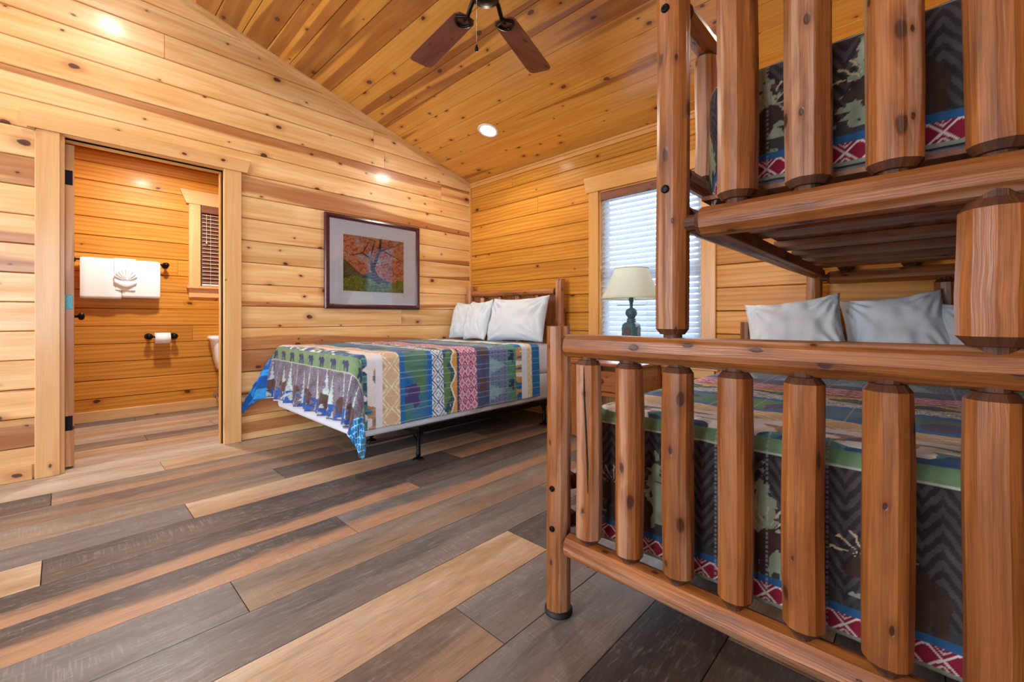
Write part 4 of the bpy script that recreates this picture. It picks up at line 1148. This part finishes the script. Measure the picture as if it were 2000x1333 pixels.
for s in (-1, 1):
    MB().tube([(LX+s*.018, LY, 1.06), (LX+s*.05, LY, 1.12), (LX+s*.05, LY, 1.22), (LX+s*.012, LY, 1.30), (LX, LY, 1.305)], .0022, 6).build('harp', M['steel'], lamp)
mb = MB(); rs = []
for i in range(11):
    t = i/10; z = 1.078+.228*t; r = .222*(1-t)**1.12+.122*(1-(1-t)**1.12)
    ring = []
    for k in range(48):
        a = 2*PI*k/48; rr_ = r*(1-.018*abs(math.cos(a*4))**.5*0+.012*math.cos(a*8))
        ring.append((LX+rr_*math.cos(a), LY+rr_*math.sin(a), z))
    rs.append(ring)
mb.rings(rs, True, False, 0, True); sh = mb.build('shade', M['shade'], lamp)
md = sh.modifiers.new('thickness', 'SOLIDIFY'); md.thickness = .002
for z, r in ((1.079, .2245), (1.305, .1235)):
    MB().tube([(LX+r*(1+.012*math.cos(a*8))*math.cos(a), LY+r*(1+.012*math.cos(a*8))*math.sin(a), z) for a in np.linspace(0, 2*PI, 49)], .0035, 6, caps=False).build('shade_trim', M['shadetrim'], sh)

# ------------------------------------------------------------------ picture
pc = thing('framed_picture', (0, -1.184, 1.015), 'mahogany framed picture of an autumn tree with a wide white mat', 'picture')
Y0, Y1, Z0, Z1 = -1.664, -.704, 1.015, 1.847
fw = .042
def fr(pts): return MB().prism(pts, (.026, 0, 0))
def mitre(ya, yb, za, zb, yc, yd, zc_, zd):
    return [(0.002, ya, za), (0.002, yb, zb), (0.002, yc, zc_), (0.002, yd, zd)]
for q in (((Y0, Z0), (Y1, Z0), (Y1-fw, Z0+fw), (Y0+fw, Z0+fw)), ((Y0, Z1), (Y1, Z1), (Y1-fw, Z1-fw), (Y0+fw, Z1-fw)), ((Y0, Z0), (Y0, Z1), (Y0+fw, Z1-fw), (Y0+fw, Z0+fw)), ((Y1, Z0), (Y1, Z1), (Y1-fw, Z1-fw), (Y1-fw, Z0+fw))):
    mb = MB()
    cy, czz = (Y0+Y1)/2, (Z0+Z1)/2
    A = [(.002, y, z) for y, z in q]; outer = [q[0], q[1]]; inner = [q[2], q[3]]
    def mid(o_, i_, t): return (o_[0]+(i_[0]-o_[0])*t, o_[1]+(i_[1]-o_[1])*t)
    rows = []
    for t, x in ((0, .002), (0, .022), (.2, .030), (.55, .034), (.85, .024), (1, .020), (1, .002)):
        a_, b_ = mid(q[0], q[3], t), mid(q[1], q[2], t); rows.append([(x, a_[0], a_[1]), (x, b_[0], b_[1])])
    vs_ = [p for r in rows for p in r]; nr_ = len(rows)
    mb.add(vs_, [(2*i, 2*i+1, 2*((i+1) % nr_)+1, 2*((i+1) % nr_)) for i in range(nr_)]+[tuple(2*i for i in range(nr_)), tuple(2*i+1 for i in reversed(range(nr_)))])
    mb.build('frame_side', M['frame'], pc)
AY0, AY1, AZ0, AZ1 = -1.498, -.886, 1.176, 1.680
mb = MB()
for a, b, c_, d in ((Y0+fw, Y1-fw, Z0+fw, AZ0), (Y0+fw, Y1-fw, AZ1, Z1-fw), (Y0+fw, AY0, AZ0, AZ1), (AY1, Y1-fw, AZ0, AZ1)): mb.box(.006, .014, a, b, c_, d)
mb.build('mat_board', M['mat'], pc)
na, nb = 150, 124
yy, zz = np.meshgrid(np.linspace(0, 1, na), np.linspace(0, 1, nb)); yy = yy.ravel(); zz = zz.ravel()
n1 = vnoise(yy*14, zz*12); n2 = vnoise(yy*34+3, zz*30); n3 = vnoise(yy*70, zz*60+1)
c = S(206, 104, 74)*(1-n1[:, None])+S(226, 142, 116)*n1[:, None]
c[(n2 > .62)] = S(184, 70, 62); c[(n3 > .74)] = S(222, 176, 132); c[(n2 < .22) & (zz > .5)] = S(196, 166, 128)
skyc = (zz > .55) & (n1*n2 > .52); c[skyc] = S(176, 196, 220)
grd = .22+.05*np.sin(yy*7)+.05*(n1-.5); hill = .58-.95*yy; g2 = (zz < hill) | (zz < .36-.5*np.abs(yy-.42))
c[g2] = S(28, 84, 66); c[g2 & (n2 > .5)] = S(20, 52, 52); c[g2 & (n3 > .72)] = S(56, 120, 70)
rock = (((yy-.2)/.11)**2+((zz-.2)/.13)**2 < 1); c[rock] = S(124, 120, 110)*.8; c[rock & (n3 > .5)] = S(80, 96, 70)
gm = zz < grd; c[gm] = S(104, 136, 54); c[gm & (n2 > .55)] = S(72, 112, 48); c[gm & (n3 > .72)] = S(142, 160, 76)
tr = lambda x0, z0, x1, z1, w0, w1: (lambda t: np.hypot(yy-(x0+(x1-x0)*t), (zz-(z0+(z1-z0)*t))*.82) < (w0+(w1-w0)*t))(np.clip(((yy-x0)*(x1-x0)+(zz-z0)*(z1-z0))/((x1-x0)**2+(z1-z0)**2), 0, 1))
for t in ((.56, .2, .46, .42, .045, .035), (.46, .42, .42, .62, .032, .02), (.46, .42, .58, .78, .03, .022), (.58, .78, .60, 1.0, .022, .016), (.42, .62, .30, .70, .016, .01), (.30, .70, .12, .64, .01, .005), (.42, .62, .50, .95, .014, .008), (.30, .70, .42, .95, .009, .005), (.58, .78, .86, .9, .012, .006), (.60, .8, .98, .62, .012, .006), (.50, .95, .3, .98, .007, .004), (.12, .64, .02, .7, .005, .003), (.86, .9, .95, 1, .006, .004)):
    m_ = tr(*t); c[m_] = S(58, 44, 46)
me = bpy.data.meshes.new('print'); idx = np.arange(na*nb).reshape(nb, na)
vv = np.stack([np.full(yy.size, .010), AY0+(AY1-AY0)*yy, AZ0+(AZ1-AZ0)*zz], 1)
q = np.stack([idx[:-1, :-1], idx[:-1, 1:], idx[1:, 1:], idx[1:, :-1]], -1).reshape(-1, 4)
me.from_pydata(vv.tolist(), [], q.tolist())
at = me.color_attributes.new('Col', 'FLOAT_COLOR', 'POINT'); at.data.foreach_set('color', np.concatenate([c, np.ones((yy.size, 1))], 1).astype(np.float32).ravel())
me.materials.append(M['art']); link('print', me, pc)
MB().add([(.018, Y0+fw-.004, Z0+fw-.004), (.018, Y1-fw+.004, Z0+fw-.004), (.018, Y1-fw+.004, Z1-fw+.004), (.018, Y0+fw-.004, Z1-fw+.004)], [(0, 1, 2, 3)]).build('picture_glass', M['picglass'], pc)

# ------------------------------------------------------------------ bathroom things
TX = BX+.075
tb = thing('towel_bar', (BX, -2.83, 1.44), 'dark bronze towel bar on the bathroom wall', 'towel bar')
MB().tube([(TX, -3.16, 1.445), (TX, -2.50, 1.445)], .008, 10).build('bar', M['bronze'], tb)
for y in (-3.16, -2.52):
    MB().lathe((BX, y, 1.445), [(.028, 0), (.028, .006), (.016, .012), (.011, .03), (.012, .06), (.022, .066), (.024, .08), (.016, .092), (.004, .095)], 18, axis=0).build('bracket', M['bronze'], tb)
def hang_towel(name, y0, y1, zb_f, zb_b, off, th, label, seed):
    """towel folded over the bar: one bent slab"""
    R = .010+off; path = []
    path += [(TX-R-.004*0, zb_b+(1.44-zb_b)*i/6) for i in range(7)]
    path += [(TX+R*math.cos(u), 1.445+R*math.sin(u)) for u in np.linspace(PI, 0, 9)]
    path += [(TX+R+.010*math.sin(i/10*PI)*.6, 1.44+(zb_f-1.44)*i/12) for i in range(1, 13)]
    ny = 14; rs = []
    for j in range(ny+1):
        y = y0+(y1-y0)*j/ny; t = j/ny; w_ = .004*math.sin(t*9+seed)
        outer = []; inner = []
        for i, (x, z) in enumerate(path):
            i0, i1 = max(i-1, 0), min(i+1, len(path)-1)
            dx, dz = path[i1][0]-path[i0][0], path[i1][1]-path[i0][1]; l_ = math.hypot(dx, dz); nx_, nz_ = -dz/l_, dx/l_
            sway = w_*max(0, (1.40-z)/.3) if i > 12 else 0
            ed = .5 if j in (0, ny) else 1.0
            outer.append((x-nx_*0+sway, y, z)); inner.append((x+nx_*th*ed+sway, y, z+nz_*th*ed))
        rs.append(outer+inner[::-1])
    mb = MB(); mb.rings(rs, True, True, 0, True)
    o = mb.build(name, M['towel'], None, (TX, (y0+y1)/2, zb_f)); return tag(o, label, 'towel', 'white towels on the bathroom bar')
hang_towel('towel', -3.11, -2.842, 1.105, 1.16, .0, .014, 'wide white bath towel folded over the bar, nearest the door hinge', 1)
hang_towel('towel', -2.838, -2.568, 1.118, 1.17, .0, .014, 'white bath towel folded over the bar, nearest the bathroom window', 2.3)
wc = thing('washcloth', (TX+.03, -2.815, 1.19), 'white washcloth folded into a fan on top of the hanging towels', 'washcloth')
o = hang_towel('band', -2.892, -2.742, 1.25, 1.33, .016, .008, None, 4)
o.parent = wc; o.location = o.location-wc.location
for k_ in ('label', 'category', 'group'):
    if k_ in o: del o[k_]
mb = MB()
for i in range(9):
    u0, u1 = -1+2*i/9, -1+2*(i+1)/9
    c0 = (TX+.05, -2.815, 1.24)
    def fp(u, r, x): return (TX+x, -2.815+r*math.sin(u*1.2)*.80, 1.262+r*math.cos(u*1.2)*.95)
    um = (u0+u1)/2
    mb.add([fp(u0, .02, .040), fp(um, .02, .052), fp(u1, .02, .040), fp(u0, .105, .030), fp(um, .118, .058), fp(u1, .105, .030), fp(um, .06, .026)],
           [(0, 1, 4, 3), (1, 2, 5, 4), (0, 3, 6), (2, 6, 5), (3, 4, 6), (4, 5, 6), (0, 6, 1), (1, 6, 2)])
mb.build('pleat_fan', M['towel'], wc)
rs = []
for i in range(13):
    u = -1+2*i/12
    ring = []
    for k in range(10):
        a = 2*PI*k/10
        ring.append((TX+.042+.018*math.cos(a)*(1-.4*abs(u)), -2.815+.076*u, 1.238+.030*u*u+.036*math.sin(a)*(1-.45*abs(u))))
    rs.append(ring)
MB().rings(rs, True, True).build('pocket', M['towel'], wc)
MB().bbox(TX+.022, TX+.034, -2.885, -2.745, 1.182, 1.262, .005).build('pocket_fold', M['towel'], wc)

tp = thing('toilet_paper_holder', (BX, -2.55, .755), 'dark bronze toilet paper holder on the bathroom wall', 'paper holder')
for y in (-2.645, -2.455):
    MB().lathe((BX, y, .755), [(.03, 0), (.03, .006), (.018, .014), (.012, .035), (.02, .055), (.028, .07), (.026, .085), (.012, .094), (.003, .095)], 18, axis=0).build('bracket', M['bronze'], tp)
MB().tube([(TX, -2.645, .752), (TX, -2.455, .752)], .007, 10).build('spindle', M['bronze'], tp)
rl = MB().lathe((TX, 0, .738), [(.021, -2.605), (.052, -2.605), (.052, -2.49), (.021, -2.49), (.021, -2.605)], 28, axis=1, caps=False)
o = rl.build('toilet_paper_roll', M['paper'], None, (TX, -2.55, .738)); tag(o, 'white toilet paper roll on the bronze holder', 'toilet paper')

tl = thing('toilet', (-1.35, -1.97, 0), 'white porcelain toilet partly hidden behind the door jamb', 'toilet')
TY = -1.955
def rrect(cx, cy, hx, hy, z, r=.04, n_=5):
    pts = []
    for sx, sy, a0 in ((1, 1, 0), (-1, 1, PI/2), (-1, -1, PI), (1, -1, 3*PI/2)):
        for i in range(n_):
            a = a0+PI/2*i/(n_-1); pts.append((cx+sx*(hx-r)+r*math.cos(a), cy+sy*(hy-r)+r*math.sin(a), z))
    return pts
MB().rings([rrect(-1.53, TY, .075, .15, .40), rrect(-1.53, TY, .082, .165, .425), rrect(-1.53, TY, .088, .185, .52), rrect(-1.53, TY, .095, .205, .66), rrect(-1.53, TY, .098, .214, .705)]).build('tank', M['porcelain'], tl)
MB().rings([rrect(-1.528, TY, .104, .226, .705), rrect(-1.528, TY, .108, .234, .715), rrect(-1.528, TY, .108, .234, .738), rrect(-1.528, TY, .098, .222, .752)]).build('tank_lid', M['porcelain'], tl)
hd = MB().lathe((-1.433, TY-.15, .655), [(.014, 0), (.014, .008), (.008, .014)], 12, axis=0); hd.tube([(-1.422, TY-.15, .655), (-1.415, TY-.11, .648), (-1.415, TY-.08, .645)], .005, 8); hd.build('flush_handle', M['steel'], tl)
def ell(cx, hx, hy, z, n_=28): return [(cx+hx*math.cos(2*PI*k/n_), TY+hy*math.sin(2*PI*k/n_), z) for k in range(n_)]
MB().rings([ell(-1.28, .22, .10, 0), ell(-1.28, .21, .095, .06), ell(-1.26, .19, .09, .18), ell(-1.22, .23, .13, .28), ell(-1.20, .255, .175, .37), ell(-1.20, .26, .185, .395)]).build('bowl', M['porcelain'], tl)
MB().rings([ell(-1.19, .25, .185, .398), ell(-1.19, .255, .19, .405), ell(-1.19, .255, .19, .418), ell(-1.19, .24, .175, .424)]).build('seat', M['porcelain'], tl)
MB().rings([ell(-1.20, .25, .185, .426), ell(-1.20, .255, .19, .432), ell(-1.20, .24, .175, .448)]).build('seat_lid', M['porcelain'], tl)
MB().tube([(-1.55, TY-.125, .40), (-1.555, TY-.14, .33), (-1.57, TY-.15, .22), (-1.575, TY-.15, .14)], .0055, 8).build('supply_hose', M['steel'], tl)
vl = MB().lathe((0, TY-.15, .13), [(.022, BX+.016), (.022, BX+.02), (.009, BX+.022), (.009, BX+.08)], 14, axis=0); vl.lathe((-1.575, TY-.15, .105), [(.010, 0), (.010, .045)], 10); vl.lathe((-1.575, TY-.172, .13), [(.014, -.012), (.014, .004)], 10, axis=1); vl.build('supply_valve', M['steel'], tl)
